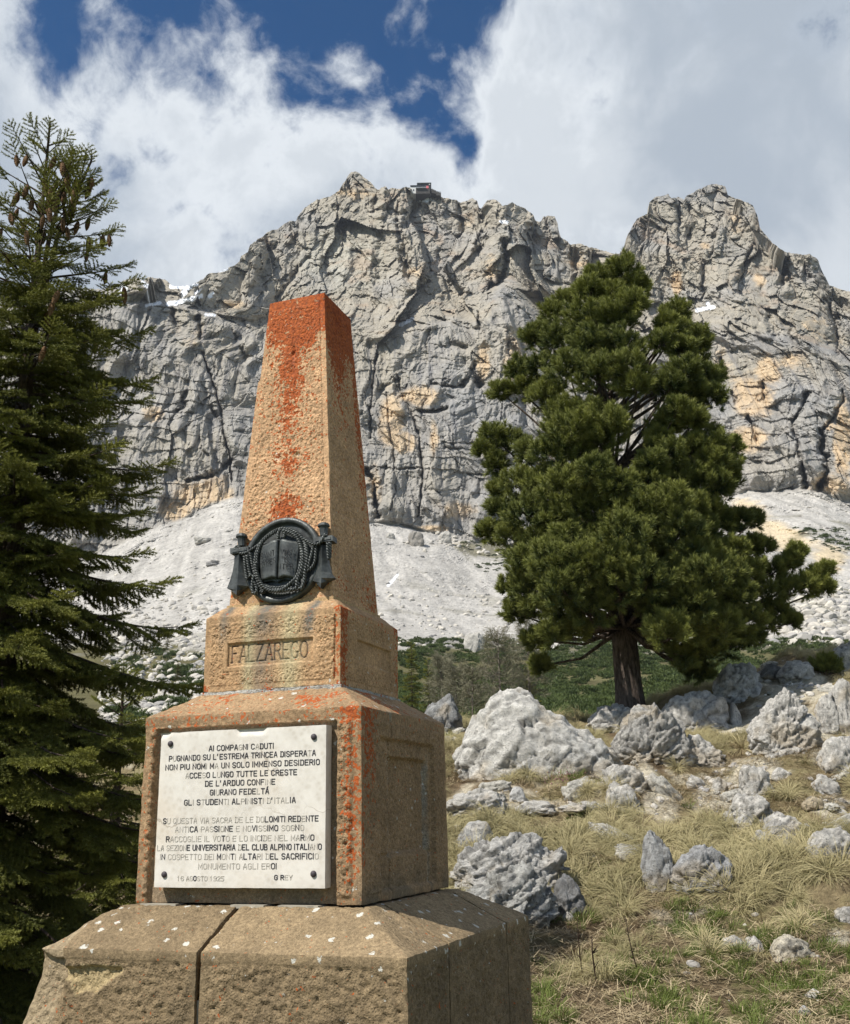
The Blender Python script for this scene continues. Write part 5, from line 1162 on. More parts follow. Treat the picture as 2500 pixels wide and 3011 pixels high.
rock('wide pitted karst outcrop beside the monument, upper tier', 186, 615, 1010, P_((170, 930), (250, 895), (350, 870), (450, 846), (530, 862), (590, 870), (620, 930)), 312, .45, 2.0, 6, (.62, .60, .56), dark=.05)
rock('black-mouthed pitted karst block beside the monument, lower tier', 205, 560, 1125, P_((195, 1040), (240, 1000), (330, 985), (430, 972), (520, 985), (560, 1040)), 323, .5, 2.0, 6, (.56, .55, .51), dark=.12)
rock('small dark rock at the right foot of the pitted outcrop', 575, 692, 1115, P_((565, 1060), (600, 1000), (650, 990), (695, 1050)), 334, .8, 1.5, 5, (.30, .30, .30), dark=.3)
rock('pointed dark-holed rock sticking out of the grassy bank', 936, 1062, 1008, P_((930, 900), (950, 840), (975, 820), (1020, 850), (1060, 930)), 345, .8, 1.2, 5, (.44, .44, .43), dark=.1)
rock('wide striped grey rock beside the pointed one in the bank', 1045, 1275, 1015, P_((1035, 980), (1070, 930), (1150, 890), (1210, 878), (1265, 900), (1280, 960)), 356, .6, 1.5, 5, (.42, .42, .42))
rock('rounded cream stone on the lower meadow, biggest one there', 1452, 1592, 1292, P_((1445, 1260), (1475, 1222), (1520, 1213), (1570, 1240), (1595, 1275)), 367, .8, .5, 5, (.62, .56, .44))
rock('small grey stone left of the rounded cream stone', 1342, 1402, 1270, P_((1340, 1250), (1370, 1225), (1402, 1245)), 378, .8, .5, 4)
rock('small bright stone, leftmost in the lower meadow row', 1262, 1322, 1240, P_((1260, 1228), (1290, 1210), (1322, 1225)), 389, .8, .5, 4, (.62, .60, .55))
rock('little white stone near the bottom edge of the meadow', 1545, 1590, 1525, P_((1540, 1510), (1565, 1493), (1590, 1508)), 400, .8, .4, 4, (.66, .65, .62))
rock('grey stone at the right edge of the lower meadow', 1688, 1790, 1145, P_((1680, 1125), (1720, 1104), (1780, 1110)), 411, .8, .7, 4)
rock('small flat stone in the grass just past the monument base corner', 608, 660, 1152, P_((605, 1138), (630, 1120), (660, 1135)), 422, .8, .5, 4, (.55, .52, .46))
rock('long grey ledge breaking out of grass at the right edge', 1600, 1800, 905, P_((1590, 860), (1640, 812), (1744, 802), (1800, 830)), 433, .6, 1.3)
rock('weathered grey rock below the overhanging edge rock', 1595, 1705, 648, P_((1590, 620), (1640, 585), (1700, 600)), 444, .7, 1.0, 4)
rock('low ochre stone beside a yellow flower on the right slope', 1560, 1645, 706, P_((1555, 690), (1600, 668), (1645, 685)), 455, .7, .8, 4, (.55, .46, .32))
rock('narrow upright grey stone behind dry grass under the white boulder', 1272, 1318, 376, P_((1268, 330), (1290, 290), (1318, 330)), 466, 1, .8, 4)

# loose rocks too alike to tell apart, each an object of its own
def loose_rocks():
    rs = np.random.RandomState(61); ms = []; n, F_ = ico(4)
    for k in range(4):
        f0, e0 = facet(n*1.3+k*7, seed=k+1, tilt=1.0); f1, e1 = facet(n*3.1+k*5, seed=k+2, tilt=1.2); W = n/((np.abs(n)**3.0).sum(1)**(1/3.0))[:, None]*np.array([1, .8, .62])*(1-.20*f0-.07*f1+.10*fbm(n*2+k, 3, seed=k)-.04*(1-sstep(e1, 0, .1)))[:, None]
        C = np.array((.60, .57, .50))*(1+.3*fbm(n*3+k, 3, seed=k+5))[:, None]; ck = (.7*(1-sstep(e1, 0, .08)))[:, None]; C = C*(1-ck)+np.array([.15, .14, .12])*ck
        ms.append(mesh_np('rock', W, F_, M_LIME, None, smooth=True, col=C.clip(.04, .8), link=False).data)
    cnt = 0
    for _ in range(4000):
        if cnt >= 75: break
        v = rs.uniform(13.6, 25); a = rs.uniform(.02, .42); u = a*v
        if any(((u-ru)/(hw*.9))**2+((v-rv)/(dp*.9))**2 < 1 for ru, rv, hw, dp in ROCK_FOOT): continue
        near_ = min(((u-ru)**2+(v-rv)**2)**.5-hw for ru, rv, hw, dp in ROCK_FOOT); g = float(gravel_mask(np.array([u]), np.array([v]))[0])
        if rs.rand() > .15+.6*math.exp(-near_/.5)+.7*g: continue
        s = .05+.16*rs.rand()**2; o = bpy.data.objects.new('rock', ms[rs.randint(4)]); COL.objects.link(o); o.location = tuple(uvw(np.array(u), np.array(v), s*.12)); o.scale = (s*(1+.6*rs.rand()), s, s*(.7+.5*rs.rand())); o.rotation_euler = (rs.normal()*.25, rs.normal()*.25, rs.rand()*6.28)
        LOOSE.append((o, u, v, s)); cnt += 1
LOOSE = []
SHORT = ['huge grooved boulder', 'dark pitted rock by the monument shoulder', 'low rock left of the pine foot', 'crumbly outcrop below the pine', 'grey rock right of the pine trunk', 'smooth white crest boulder', 'dark flat crest rock', 'whitish crest stone', 'slanting ledge rock', 'upright wedged rock',
 'rounded rock at the right edge', 'jagged white rock at the far upper right', 'overhanging white edge rock', 'low white rock below the outcrop', 'upper angular block', 'lower squat block', 'lone little white stone', 'slab ledge by the monument', 'left flat slab', 'right flat slab', 'stone left of the mossy hollow', 'pale stone by the mossy hollow',
 'knobbly grey rock', 'thin light rock tip', 'long dipping slab', 'tilted layered rock', 'small dark tucked rock', 'pale stone half hidden by grass', 'white angular rock', 'pitted outcrop', 'black-mouthed pitted block', 'small dark rock by the pitted outcrop', 'pointed bank rock', 'striped bank rock', 'rounded cream meadow stone', 'small grey meadow stone', 'small bright meadow stone',
 'white stone near the bottom edge', 'grey meadow edge stone', 'flat stone by the base corner', 'long grey edge ledge', 'weathered rock below the edge rock', 'low ochre stone', 'narrow upright stone']
def label_loose():
    grp = {}
    for o, u, v, s in LOOSE:
        d = [math.hypot(u-ru, v-rv) for ru, rv, hw, dp in ROCK_FOOT]; k = int(np.argmin(d)); ru, rv = ROCK_FOOT[k][:2]
        side = ('right of' if u > ru else 'left of') if abs(u-ru) > abs(v-rv) else ('behind' if v > rv else 'in front of'); grp.setdefault((k, side), []).append((d[k], o, s))
    od = ['', 'second ', 'third ', 'fourth ', 'fifth ', 'sixth ', 'seventh ', 'eighth ', 'ninth ', 'tenth ']
    for (k, side), L in grp.items():
        L.sort(key=lambda t: t[0])
        for i, (d, o, s) in enumerate(L):
            tag(o, ('larger ' if s > .11 else 'small ')+'loose rock, '+od[min(i, 9)]+'nearest '+side+' the '+SHORT[k], 'rock', 'loose limestone rocks among the grass')
loose_rocks(); label_loose()
# ------------------------------------------------------------------ plants
def eul(D, UP):
    D = np.asarray(D, float); D = D/(np.linalg.norm(D, axis=1)[:, None]+1e-9); UP = np.broadcast_to(UP, D.shape)
    y = UP-D*(UP*D).sum(1)[:, None]; y = y/(np.linalg.norm(y, axis=1)[:, None]+1e-9); x = np.cross(y, D)
    return np.stack([np.arctan2(y[:, 2], D[:, 2]), np.arcsin(np.clip(-x[:, 2], -1, 1)), np.arctan2(x[:, 1], x[:, 0])], 1)
def leaf_mat(name, dark, light, rough=.6, trans=.25, spec=.25, tipw=.5):
    m = bpy.data.materials.new(name); m.use_nodes = True; nt = m.node_tree; b = nt.nodes['Principled BSDF']
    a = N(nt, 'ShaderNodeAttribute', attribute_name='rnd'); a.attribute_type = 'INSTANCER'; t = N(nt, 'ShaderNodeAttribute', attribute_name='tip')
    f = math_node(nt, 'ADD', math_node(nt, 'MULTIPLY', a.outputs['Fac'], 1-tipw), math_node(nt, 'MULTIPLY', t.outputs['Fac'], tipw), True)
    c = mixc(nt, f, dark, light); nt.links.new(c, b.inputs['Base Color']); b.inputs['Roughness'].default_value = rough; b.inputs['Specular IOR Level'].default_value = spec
    tr = nt.nodes.new('ShaderNodeBsdfTranslucent'); nt.links.new(c, tr.inputs[0]); mx = nt.nodes.new('ShaderNodeMixShader'); mx.inputs[0].default_value = trans
    out = [n for n in nt.nodes if n.type == 'OUTPUT_MATERIAL'][0]; nt.links.new(b.outputs[0], mx.inputs[1]); nt.links.new(tr.outputs[0], mx.inputs[2]); nt.links.new(mx.outputs[0], out.inputs[0])
    return m
M_SPRUCE = leaf_mat('spruce_needles', (.014, .028, .009), (.27, .27, .050), trans=.15)
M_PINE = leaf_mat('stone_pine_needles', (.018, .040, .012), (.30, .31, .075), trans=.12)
M_SCRUB = leaf_mat('scrub_needles', (.020, .040, .012), (.100, .130, .035), trans=.1)
M_DRY = leaf_mat('dry_grass_blades', (.13, .125, .045), (.54, .46, .26), rough=.7, trans=.25)
M_GREEN = leaf_mat('green_grass_blades', (.06, .09, .02), (.20, .24, .06), rough=.6, trans=.3)
M_STRAW = leaf_mat('straw_litter', (.16, .11, .06), (.55, .45, .28), rough=.8, trans=.1)
M_TWIG = leaf_mat('bare_twigs', (.10, .10, .06), (.27, .25, .17), rough=.9, trans=.0)
def bark(name, c0, c1, sc=18):
    m = material(name, c0, .95, .1); nt = m.node_tree; b = nt.nodes['Principled BSDF']; g = nt.nodes.new('ShaderNodeNewGeometry')
    mp = nt.nodes.new('ShaderNodeMapping'); mp.inputs['Scale'].default_value = (1, 1, .25); nt.links.new(g.outputs['Position'], mp.inputs['Vector'])
    n = tex(nt, 'Noise', mp.outputs[0], Scale=float(sc), Detail=8.0, Roughness=.7); v = tex(nt, 'Voronoi', mp.outputs[0], Scale=float(sc)*.9)
    nt.links.new(mixc(nt, maprange(nt, n.outputs[0], .35, .65), c0, c1), b.inputs['Base Color']); bump_chain(nt, b, [(n.outputs[0], .9, .03), (v.outputs['Distance'], .6, .02)]); return m
M_BARK = bark('pine_bark', (.040, .030, .024), (.14, .11, .09)); M_SBARK = bark('spruce_bark', (.05, .037, .028), (.12, .09, .07), 30); M_LARCH = bark('larch_bark', (.13, .11, .085), (.30, .26, .21), 30)
def template(name, V, F_, mat, tip):
    o = mesh_np(name, V, F_, mat, None, smooth=False, link=False, extra={'tip': tip}); return o
def needles(rs, base, axis, L, n, ln, wd, a0=.75, tipv=None, rad=0.0):
    """n flat needles round a shoot from base along axis"""
    axis = axis/np.linalg.norm(axis); ref = np.array([0, 0, 1.]) if abs(axis[2]) < .9 else np.array([1., 0, 0]); u = np.cross(axis, ref); u /= np.linalg.norm(u); w = np.cross(axis, u)
    s = rs.rand(n); an = rs.rand(n)*2*np.pi; r = np.cos(an)[:, None]*u+np.sin(an)[:, None]*w
    d = axis*np.cos(a0)+r*np.sin(a0)+rs.normal(size=(n, 3))*.12; d /= np.linalg.norm(d, axis=1)[:, None]
    p = base+axis*(s*L)[:, None]+r*rad; side = np.cross(d, rs.normal(size=(n, 3))); side /= np.linalg.norm(side, axis=1)[:, None]
    l = ln*(.75+.5*rs.rand(n))[:, None]; V = np.stack([p-side*wd/2, p+side*wd/2, p+d*l], 1).reshape(-1, 3)
    F_ = np.arange(3*n).reshape(-1, 3); t = np.stack([s*.5+.1, s*.5+.1, s*.5+.6], 1).ravel() if tipv is None else np.full(3*n, tipv)
    return V, F_, t
def merge(parts):
    V = np.concatenate([p[0] for p in parts]); o = 0; F_ = []; T = np.concatenate([p[2] for p in parts])
    for p in parts: F_.append(p[1]+o); o += len(p[0])
    return V, np.concatenate(F_), T
def spruce_spray(seed, L=.22, nl=8):
    rs = np.random.RandomState(seed); ps = []
    ax = np.array([0, 0, 1.]); ps.append(needles(rs, np.zeros(3), ax, L, 120, .019, .0052, .85))
    for k in range(nl):
        s = .12+.75*k/nl; sd = 1 if k % 2 else -1; l = (1-s)*.13+.035; d = np.array([sd*.8, -.12+rs.normal()*.12, .75])
        ps.append(needles(rs, ax*L*s, d, l, int(34+l*430), .018, .0052, .85))
    V, F_, T = merge(ps); T = (.15+.85*(V[:, 2]/L).clip(0, 1))*.9
    return template('spruce_spray', V, F_, M_SPRUCE, T)
SPRAYS = [spruce_spray(s) for s in (1, 2, 3)]
def pine_tuft(seed):
    rs = np.random.RandomState(seed); ps = [needles(rs, np.array([0, 0, -.03]), np.array([0, 0, 1.]), .09, 52, .078, .0095, .95), needles(rs, np.array([0, 0, .04]), np.array([0, 0, 1.]), .04, 34, .070, .0095, .45)]
    V, F_, T = merge(ps); T = ((V[:, 2]+.02)/.14).clip(0, 1); return template('pine_tuft', V, F_, M_PINE, T)
TUFTS = [pine_tuft(s) for s in (4, 5, 6)]
def scrub_clump(seed):
    rs = np.random.RandomState(seed); ps = []
    for k in range(46):
        d = rs.normal(size=3); d[2] = abs(d[2])*.8+.1; d /= np.linalg.norm(d); c = d*np.array([.8, .8, .42])*(.55+.5*rs.rand()); V, F_, T = needles(rs, c, d*.6+np.array([0, 0, 1.]), .12, 11, .26, .060, .7)
        ps.append((V, F_, (V[:, 2]/.6).clip(0, 1)))
    V, F_, T = merge(ps); return template('scrub_clump', V, F_, M_SCRUB, T)
SCRUBS = [scrub_clump(s) for s in (7, 8, 9)]
def blades(rs, n, ln, wd, lean, droop, spread, nseg=4):
    an = rs.rand(n)*2*np.pi; r = rs.rand(n)**.5*spread; L = ln*(.6+.7*rs.rand(n)); le = lean*(.4+1.0*rs.rand(n)); dirh = np.stack([np.cos(an), np.sin(an), 0*an], 1)
    base = dirh*r[:, None]; V = []; T = []; side = np.stack([-np.sin(an), np.cos(an), 0*an], 1)+rs.normal(size=(n, 3))*.4; side /= np.linalg.norm(side, axis=1)[:, None]
    p = base.copy(); ang = le.copy()
    for k in range(nseg+1):
        w = wd*(1-k/nseg)**.6*(.5 if k == nseg else 1)+wd*.08; V.append(np.stack([p-side*w/2, p+side*w/2], 1)); T.append(np.full((n, 2), .25+.75*k/nseg))
        st = (L/nseg)[:, None]; p = p+(dirh*np.sin(ang)[:, None]+np.array([0, 0, 1.])*np.cos(ang)[:, None])*st; ang = ang+droop*(.6+.8*rs.rand(n))/nseg
    V = np.stack(V, 1).reshape(-1, 3); T = np.stack(T, 1).ravel(); m = 2*(nseg+1); F_ = []
    for k in range(nseg): F_.append(np.stack([np.arange(n)*m+2*k, np.arange(n)*m+2*k+1, np.arange(n)*m+2*k+3, np.arange(n)*m+2*k+2], 1))
    return V, np.concatenate(F_), T
def grass_t(seed, mat, *a, name='grass_tuft'):
    rs = np.random.RandomState(seed); V, F_, T = blades(rs, *a); return template(name, V, F_, mat, T)
DRYT = [grass_t(s, M_DRY, 95, .30, .0065, .35, 2.1, .07) for s in (11, 12, 13)]+[grass_t(14, M_DRY, 80, .20, .006, .6, 1.6, .09), grass_t(15, M_DRY, 120, .40, .0065, .5, 2.7, .10)]
GREENT = [grass_t(s, M_GREEN, 46, .11, .0060, .3, .9, .06) for s in (21, 22)]
def litter_t(seed):
    rs = np.random.RandomState(seed); n = 26; c = rs.normal(size=(n, 3))*np.array([.12, .12, .008]); an = rs.rand(n)*6.28; L = .05+.16*rs.rand(n)
    d = np.stack([np.cos(an), np.sin(an), rs.normal(size=n)*.22], 1)*L[:, None]/2; s = np.stack([-np.sin(an), np.cos(an), 0*an], 1)*.0028; z = np.array([0, 0, .012])
    V = np.stack([c-d-s+z, c-d+s+z, c+d+s+z, c+d-s+z], 1).reshape(-1, 3); return template('straw_litter', V, np.arange(4*n).reshape(-1, 4), M_STRAW, np.repeat(rs.rand(n), 4))
LITT = [litter_t(s) for s in (31, 32)]

def twig_t(seed):
    rs = np.random.RandomState(seed); ps = [needles(rs, np.zeros(3), np.array([0, 0, 1.]), .30, 22, .17, .009, .7), needles(rs, np.array([.05, 0, .1]), np.array([.5, .3, .8]), .25, 14, .14, .009, .7)]
    V, F_, T = merge(ps); return template('twig_spray', V, F_, M_TWIG, T)
TWT = [twig_t(s) for s in (51, 52)]
def spruce(label, P0, height, prof, seed, whorl=.30, nbr=7, spray_scale=1.0, density=1.0, leaders=((0, 0, 1.0),), zlow=.0, trunk_r=.13, group=None, cones=0):
    """prof: (height fraction, half width in m). Parts: trunk, branches, needles, cones"""
    rs = np.random.RandomState(seed); root = empty('spruce_tree', P0, label, 'spruce tree', group)
    pf = np.array(prof, float); P, D, U_, S_, R_ = [], [], [], [], []; br = MB(); tips = []
    def tp(zf, k=0):
        lx, ly, _ = leaders[k]; t = sstep(zf, .74, 1.0); return np.array([lx*t, ly*t, zf*height])
    zz = np.arange(max(zlow, .02)*height, height*.985, whorl); lst = [(z, 0) for z in zz]
    for k in range(1, len(leaders)): lst += [(z, k) for z in np.arange(height*.86, height*leaders[k][2]*.985, whorl*.8)]
    for z, k in lst:
        topz = height*leaders[k][2]; zf = z/height; rem = (topz-z)/height; hw = np.interp(zf, pf[:, 0], pf[:, 1]); hw = min(hw, .10+rem*height*.55) if rem < .12 else hw
        if k > 0: hw *= .8
        nb = nbr if rem > .1 else 5
        for b in range(nb):
            az = rs.rand()*.6+b*2*np.pi/nb+z*7.3; L = hw*(.55+.62*rs.rand())
            if L < .05: continue
            el = np.interp(rem, [0, .08, .25, .6, 1], [1.0, .65, .18, -.12, -.30])+rs.normal()*.07
            n = max(4, int(L/.045)); s = np.linspace(0, 1, n); e = el-.35*np.sin(s*np.pi*.8)*sstep(rem, .1, .4)+.55*s**2.5*sstep(rem, .05, .4)
            st = L/(n-1); dh = np.array([np.cos(az), np.sin(az), 0]); step = (np.cos(e)[:, None]*dh+np.sin(e)[:, None]*ZUP)*st
            pts = tp(zf, k)+ZUP*rs.normal()*.05+np.concatenate([[np.zeros(3)], np.cumsum(step[:-1], 0)]); br.tube(pts[::max(1, n//6)] if n > 8 else pts, np.linspace(.006+.010*L, .003, len(pts[::max(1, n//6)] if n > 8 else pts)), 4, cap=False)
            tips += [(pts[int(len(pts)*q_)], zf) for q_ in (.55, .75, .93)]; side = np.cross(dh, ZUP)
            P.append(pts[-1]-step[-1]*2); D.append(step[-1]/st); S_.append(.75+.3*rs.rand()); U_.append(ZUP); R_.append(.55+.45*rs.rand())
            tt = float(sstep(rem, .07, .27)); dn = (.11-.05*tt)/density; thin = .45+.55*tt
            for s_ in np.arange(.10*L+.02, L, dn):
                f = s_/L; q = np.array([np.interp(f, s, pts[:, c]) for c in range(3)]); dr = dh*math.cos(np.interp(f, s, e))+ZUP*math.sin(np.interp(f, s, e)); sg = 1 if rs.rand() < .5 else -1
                l2 = min(.42*(L-s_)+.07, .55)*(.7+.5*rs.rand())*(.35+.65*tt); d2 = dr*.62+side*sg*.78-ZUP*(.06+.25*rs.rand())*(rem > .15); d2 /= np.linalg.norm(d2)
                m = max(1, int(l2/.15)); 
                for j in range(m):
                    P.append(q+d2*(l2*j/m)); dd = d2-ZUP*.12*j; D.append(dd); U_.append(ZUP+rs.normal(size=3)*.25); S_.append(min(1.05, l2/m/.17)*(.85+.3*rs.rand())*thin); R_.append(.05+.35*rs.rand()+.5*f**2*(j == m-1))
    for k, (lx, ly, tz) in enumerate(leaders):
        top = tp(1.0, k); top[2] = height*tz; n = 5
        for j in range(n): P.append(top-ZUP*(.05+.13*j)); D.append(ZUP+rs.normal(size=3)*.03); U_.append(dhh if False else np.array([1., 0, 0])); S_.append(.35 if j else .6); R_.append(.5)
        br.tube([tp(.70, k), tp(.85, k), top-ZUP*.02, top+ZUP*.05], [.03, .02, .010, .006], 5)
    br.tube([np.array([0, 0, z*height]) for z in (0, .15, .4, .7, .86)], [trunk_r*1.15, trunk_r, trunk_r*.8, trunk_r*.35, trunk_r*.14], 8)
    o = br.build('branches', M_SBARK, root, smooth=True); o['kind'] = 'stuff'
    rot = eul(np.array(D), np.array(U_)); n = len(P)
    scatter('needles', SPRAYS, P, rot, np.array(S_)*spray_scale, rs.randint(0, 3, n), np.array(R_), root)
    if cones:
        cm = None; cand = [t for t in tips if .66 < t[1] < .93]; rs.shuffle(cand)
        for c_, _ in (cand*3)[:cones]:
            if cm is None:
                nr, nc = 14, 9; t = np.linspace(0, 1, nr); r = .021*np.sin(np.pi*(t*.86+.10))**.7; V = []; 
                for i in range(nr):
                    for j in range(nc): a_ = (j+.5*(i % 2))*2*np.pi/nc; rr = r[i]*(1+.16*((i+j) % 2)); V.append((rr*math.cos(a_), rr*math.sin(a_), -.13*t[i]))
                F_ = [(i*nc+j, i*nc+(j+1) % nc, (i+1)*nc+(j+1) % nc, (i+1)*nc+j) for i in range(nr-1) for j in range(nc)]; s = MB(); s.add(V, F_); oc = s.build('cone', M_CONE, root); cm = oc.data
            else: oc = bpy.data.objects.new('cone', cm); COL.objects.link(oc); oc.parent = root
            p = np.array(c_)+np.array([0, 0, -.015]); oc.location = tuple(p); oc.rotation_euler = (rs.normal()*.15, rs.normal()*.15, rs.rand()*6); sc = .85+.3*rs.rand(); oc.scale = (sc, sc, sc)
    return root
M_CONE = bark('cone_scales', (.10, .055, .03), (.26, .16, .09), 60)
D2P = 1.4335
def tree_foot(px, v, dz=0): a = float(slope(px, 2300.)[0]); return uvw(np.array(a*v), np.array(v), dz)

# big spruce left of the monument
vS = 8.2; _aS = float(slope(150, 335.)[0]); foot = uvw(np.array(_aS*vS), np.array(vS), -.05); ztop = at(150, 372, vS)[2]; Hs = ztop-foot[2]
pr = [(0, 1.4)]
for yD, hwD in ((1800, 330), (1500, 335), (1290, 318), (1170, 295), (980, 262), (830, 228), (740, 215), (600, 178), (500, 145), (420, 118), (340, 66), (290, 40), (240, 15)):
    pr.append(((at(150, yD*D2P, vS)[2]-foot[2])/Hs, hwD*.0043))
pr = sorted(pr)
spruce('tall dark spruce hung with brown cones rising at the left picture edge', foot, Hs, pr, 5, whorl=.22, nbr=8, spray_scale=1.12, density=1.1, leaders=((0, 0, 1.0), (RH[0]*.22, RH[1]*.22, .965), (RH[0]*.40, RH[1]*.40, .955)), trunk_r=.15, cones=90)

# stone pine
def stone_pine():
    vP = 22.0; base = tree_foot(1870, vP, -.25); root = empty('stone_pine_tree', base, 'big bushy stone pine with thick bare trunk on the crest right of the monument', 'pine tree'); rs = np.random.RandomState(3)
    X = lambda x: 1350+x/1.4487
    Yp = lambda y: 700+y/1.4487
    LOB = [(590,170,60),(700,150,70),(750,210,60),(560,230,70),(460,280,60),(650,260,80),(730,290,60),(400,330,50),(540,350,90),(660,360,90),(350,400,35),(310,430,50),(430,440,90),(560,470,100),(690,480,90),(260,560,60),(350,560,70),(470,580,100),(600,590,100),(720,580,90),(180,660,50),(260,650,60),(370,680,80),(760,640,60),
     (930,320,48),(880,370,42),(920,400,60),(1010,430,55),(860,450,50),(950,480,60),(1035,460,38),(960,580,80),(1060,600,60),(1090,590,40),(900,640,70),(1000,670,70),(1080,690,55),(930,740,60),(560,770,90),(450,760,80),(640,800,80),(480,840,95),(600,860,80),(880,800,60),(860,880,60),(1000,780,60),
     (150,850,55),(105,910,36),(220,880,65),(300,920,80),(400,920,90),(500,940,90),(160,970,45),(590,1000,70),(820,970,70),(900,930,70),(1000,900,70),(1090,900,60),(1150,900,38),(1080,960,70),(1140,990,48),
     (250,1060,80),(350,1050,80),(170,1080,45),(450,1080,90),(560,1080,90),(680,1070,80),(800,1050,90),(920,1040,90),(1010,1040,90),(1090,1060,65),(1145,1040,38),(180,1170,55),(300,1180,90),(420,1200,90),(540,1180,100),(660,1180,100),(780,1160,100),(900,1150,100),(990,1160,80),(1060,1170,55),
     (130,1260,45),(220,1280,75),(340,1290,90),(460,1300,90),(580,1290,100),(700,1280,100),(820,1270,100),(940,1260,100),(1040,1260,80),(1130,1210,48),(1200,1205,45),(1258,1205,36),(300,1400,85),(420,1400,95),(540,1400,100),(660,1390,110),(780,1380,110),(900,1370,110),(1010,1370,90),(1100,1350,70),(1180,1330,50),(1250,1310,42),(1300,1325,36),
     (215,1500,52),(320,1500,85),(440,1500,95),(560,1500,100),(680,1490,100),(800,1480,100),(920,1470,100),(1030,1460,90),(1130,1440,80),(1230,1440,70),(1330,1425,55),(1420,1385,50),(1440,1345,34),(1525,1440,38),(1560,1420,28),(1480,1490,45),(1560,1495,32),(1400,1500,55),
     (250,1600,62),(350,1590,80),(450,1600,80),(560,1590,75),(850,1580,90),(970,1570,90),(1080,1560,90),(1180,1540,80),(1290,1520,65),(1350,1590,45),(330,1720,52),(400,1690,55),(500,1670,50),(880,1680,75),(1000,1670,90),(1110,1660,90),(1220,1640,75),(1320,1640,52),(1420,1640,34),(350,1830,36),(950,1780,60),(1060,1770,75),(1160,1740,65),(1240,1710,50),(1000,1850,42),(1050,1860,34)]
    P, D, S_, R_ = [], [], [], []; br = MB(); pxm = vP/FOCAL_PX*1.05/1.4487
    trunk_x = lambda y: 750-(1700-y)*.045
    def crown_w(y): return np.interp(y, [150, 400, 700, 1000, 1300, 1500, 1700, 1850], [130, 280, 420, 480, 520, 560, 480, 200])
    for i, (x, y, r) in enumerate(LOB):
        dx = (x-trunk_x(y)); W = crown_w(y); dep = math.sqrt(max(0, W*W-dx*dx)) if abs(dx) < W else 0
        spots = [(-dep*(.55+.45*rs.rand()), 1.0)]
        if dep > W*.45: spots += [(dep*(.3+.6*rs.rand()), .45)]
        for dz, dens in spots:
            v = vP+dz*pxm; c = at(X(x), Yp(y), v)-base; rm = r*pxm*(.78+.28*rs.rand())
            if dz > 0: c = c+rs.normal(size=3)*.15
            n = int((42+215*rm*rm)*dens*1.2*(.7+.6*rs.rand()))
            d = rs.normal(size=(n, 3)); d /= np.linalg.norm(d, axis=1)[:, None]; d[:, 2] = np.where((d[:, 2] < -.35) & (rs.rand(n) < .6), -d[:, 2], d[:, 2])
            lump = 1+.75*fbm(d*1.9+i*3.1, 3, seed=i % 40); rad = rm*(.30+.70*rs.rand(n)**.45)*lump; p = c+d*rad[:, None]*np.array([1, 1, .80])
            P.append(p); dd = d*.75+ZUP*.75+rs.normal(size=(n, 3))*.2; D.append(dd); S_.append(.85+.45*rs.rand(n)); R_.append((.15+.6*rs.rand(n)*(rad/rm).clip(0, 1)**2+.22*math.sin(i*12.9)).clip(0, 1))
            hor = np.linalg.norm(c[:2]); tz = max(2.0, c[2]-hor*(.30 if c[2] < 4 else .75)-.3); t0 = np.array([0, 0, tz]); mid = t0*.5+c*.5-ZUP*hor*.10+rs.normal(size=3)*.06
            br.tube([t0, t0*.72+mid*.28, mid, mid*.4+c*.6+ZUP*.02, c], [.02+.022*hor, .018+.018*hor, .03, .022, .010], 5, cap=False)
    P = np.concatenate(P); D = np.concatenate(D); n = len(P); print('pine tufts', n)
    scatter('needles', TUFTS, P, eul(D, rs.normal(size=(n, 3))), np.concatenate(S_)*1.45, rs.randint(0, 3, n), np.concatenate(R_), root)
    o = br.build('branches', M_BARK, root, smooth=True); o['kind'] = 'stuff'
    # trunk
    Ht = at(X(680), Yp(200), vP)[2]-base[2]; nz, na = 90, 28; zz = np.linspace(0, 1, nz)**1.3; V = []
    for t in zz:
        z = t*Ht; r = .25*(1-t)**.85+.03+.08*math.exp(-z/.3); a_ = np.arange(na)*2*np.pi/na; c = np.array([-.02*z*RH[0], -.02*z*RH[1], z]); rr = r*(1+.10*fbm(np.stack([np.cos(a_)*2, np.sin(a_)*2, 0*a_+z*.5], -1), 3, seed=8)+.07*ridged(np.stack([np.cos(a_)*4, np.sin(a_)*4, 0*a_+z*1.4], -1), 2, seed=9))
        V.append(c+np.stack([rr*np.cos(a_), rr*np.sin(a_), 0*a_], 1))
    V = np.concatenate(V); F_ = [(i*na+j, i*na+(j+1) % na, (i+1)*na+(j+1) % na, (i+1)*na+j) for i in range(nz-1) for j in range(na)]
    mesh_np('trunk', V, np.array(F_), M_BARK, root)
stone_pine()

# smaller trees behind the crest
def place_far(px, py): v = far_dist(px, py); return at(px, py, v)
FARV = (lambda px, py: far_dist(px, py)) if 'far_dist' in globals() else (lambda px, py: 60.0)
def far_tree(label, px, ytop, ybot, v, half_px, seed, group='young spruces below the scree'):
    b = at(px, ybot, v); h = at(px, ytop, v)[2]-b[2]; hw = half_px*px_m(v)
    return spruce(label, b, h, [(0, hw), (.2, hw*.95), (.5, hw*.62), (.8, hw*.3), (1, .05)], seed, whorl=h/14, nbr=6, spray_scale=min(v/14.0, h*.45), density=.060/(v*.0045), leaders=((0, 0, 1.0),), trunk_r=.01*h, group=group)
far_tree('dark young spruce standing closest to the right side of the name block', 1212, 1895, 2080, 44, 36, 31)
far_tree('young spruce second from the name block, partly behind the pitted rock', 1262, 1940, 2100, 40, 26, 32)
far_tree('small spruce left of the name block at the foot of the scree', 522, 1950, 1992, 60, 16, 33)
_b = tree_foot(345, 12.5, -.05)
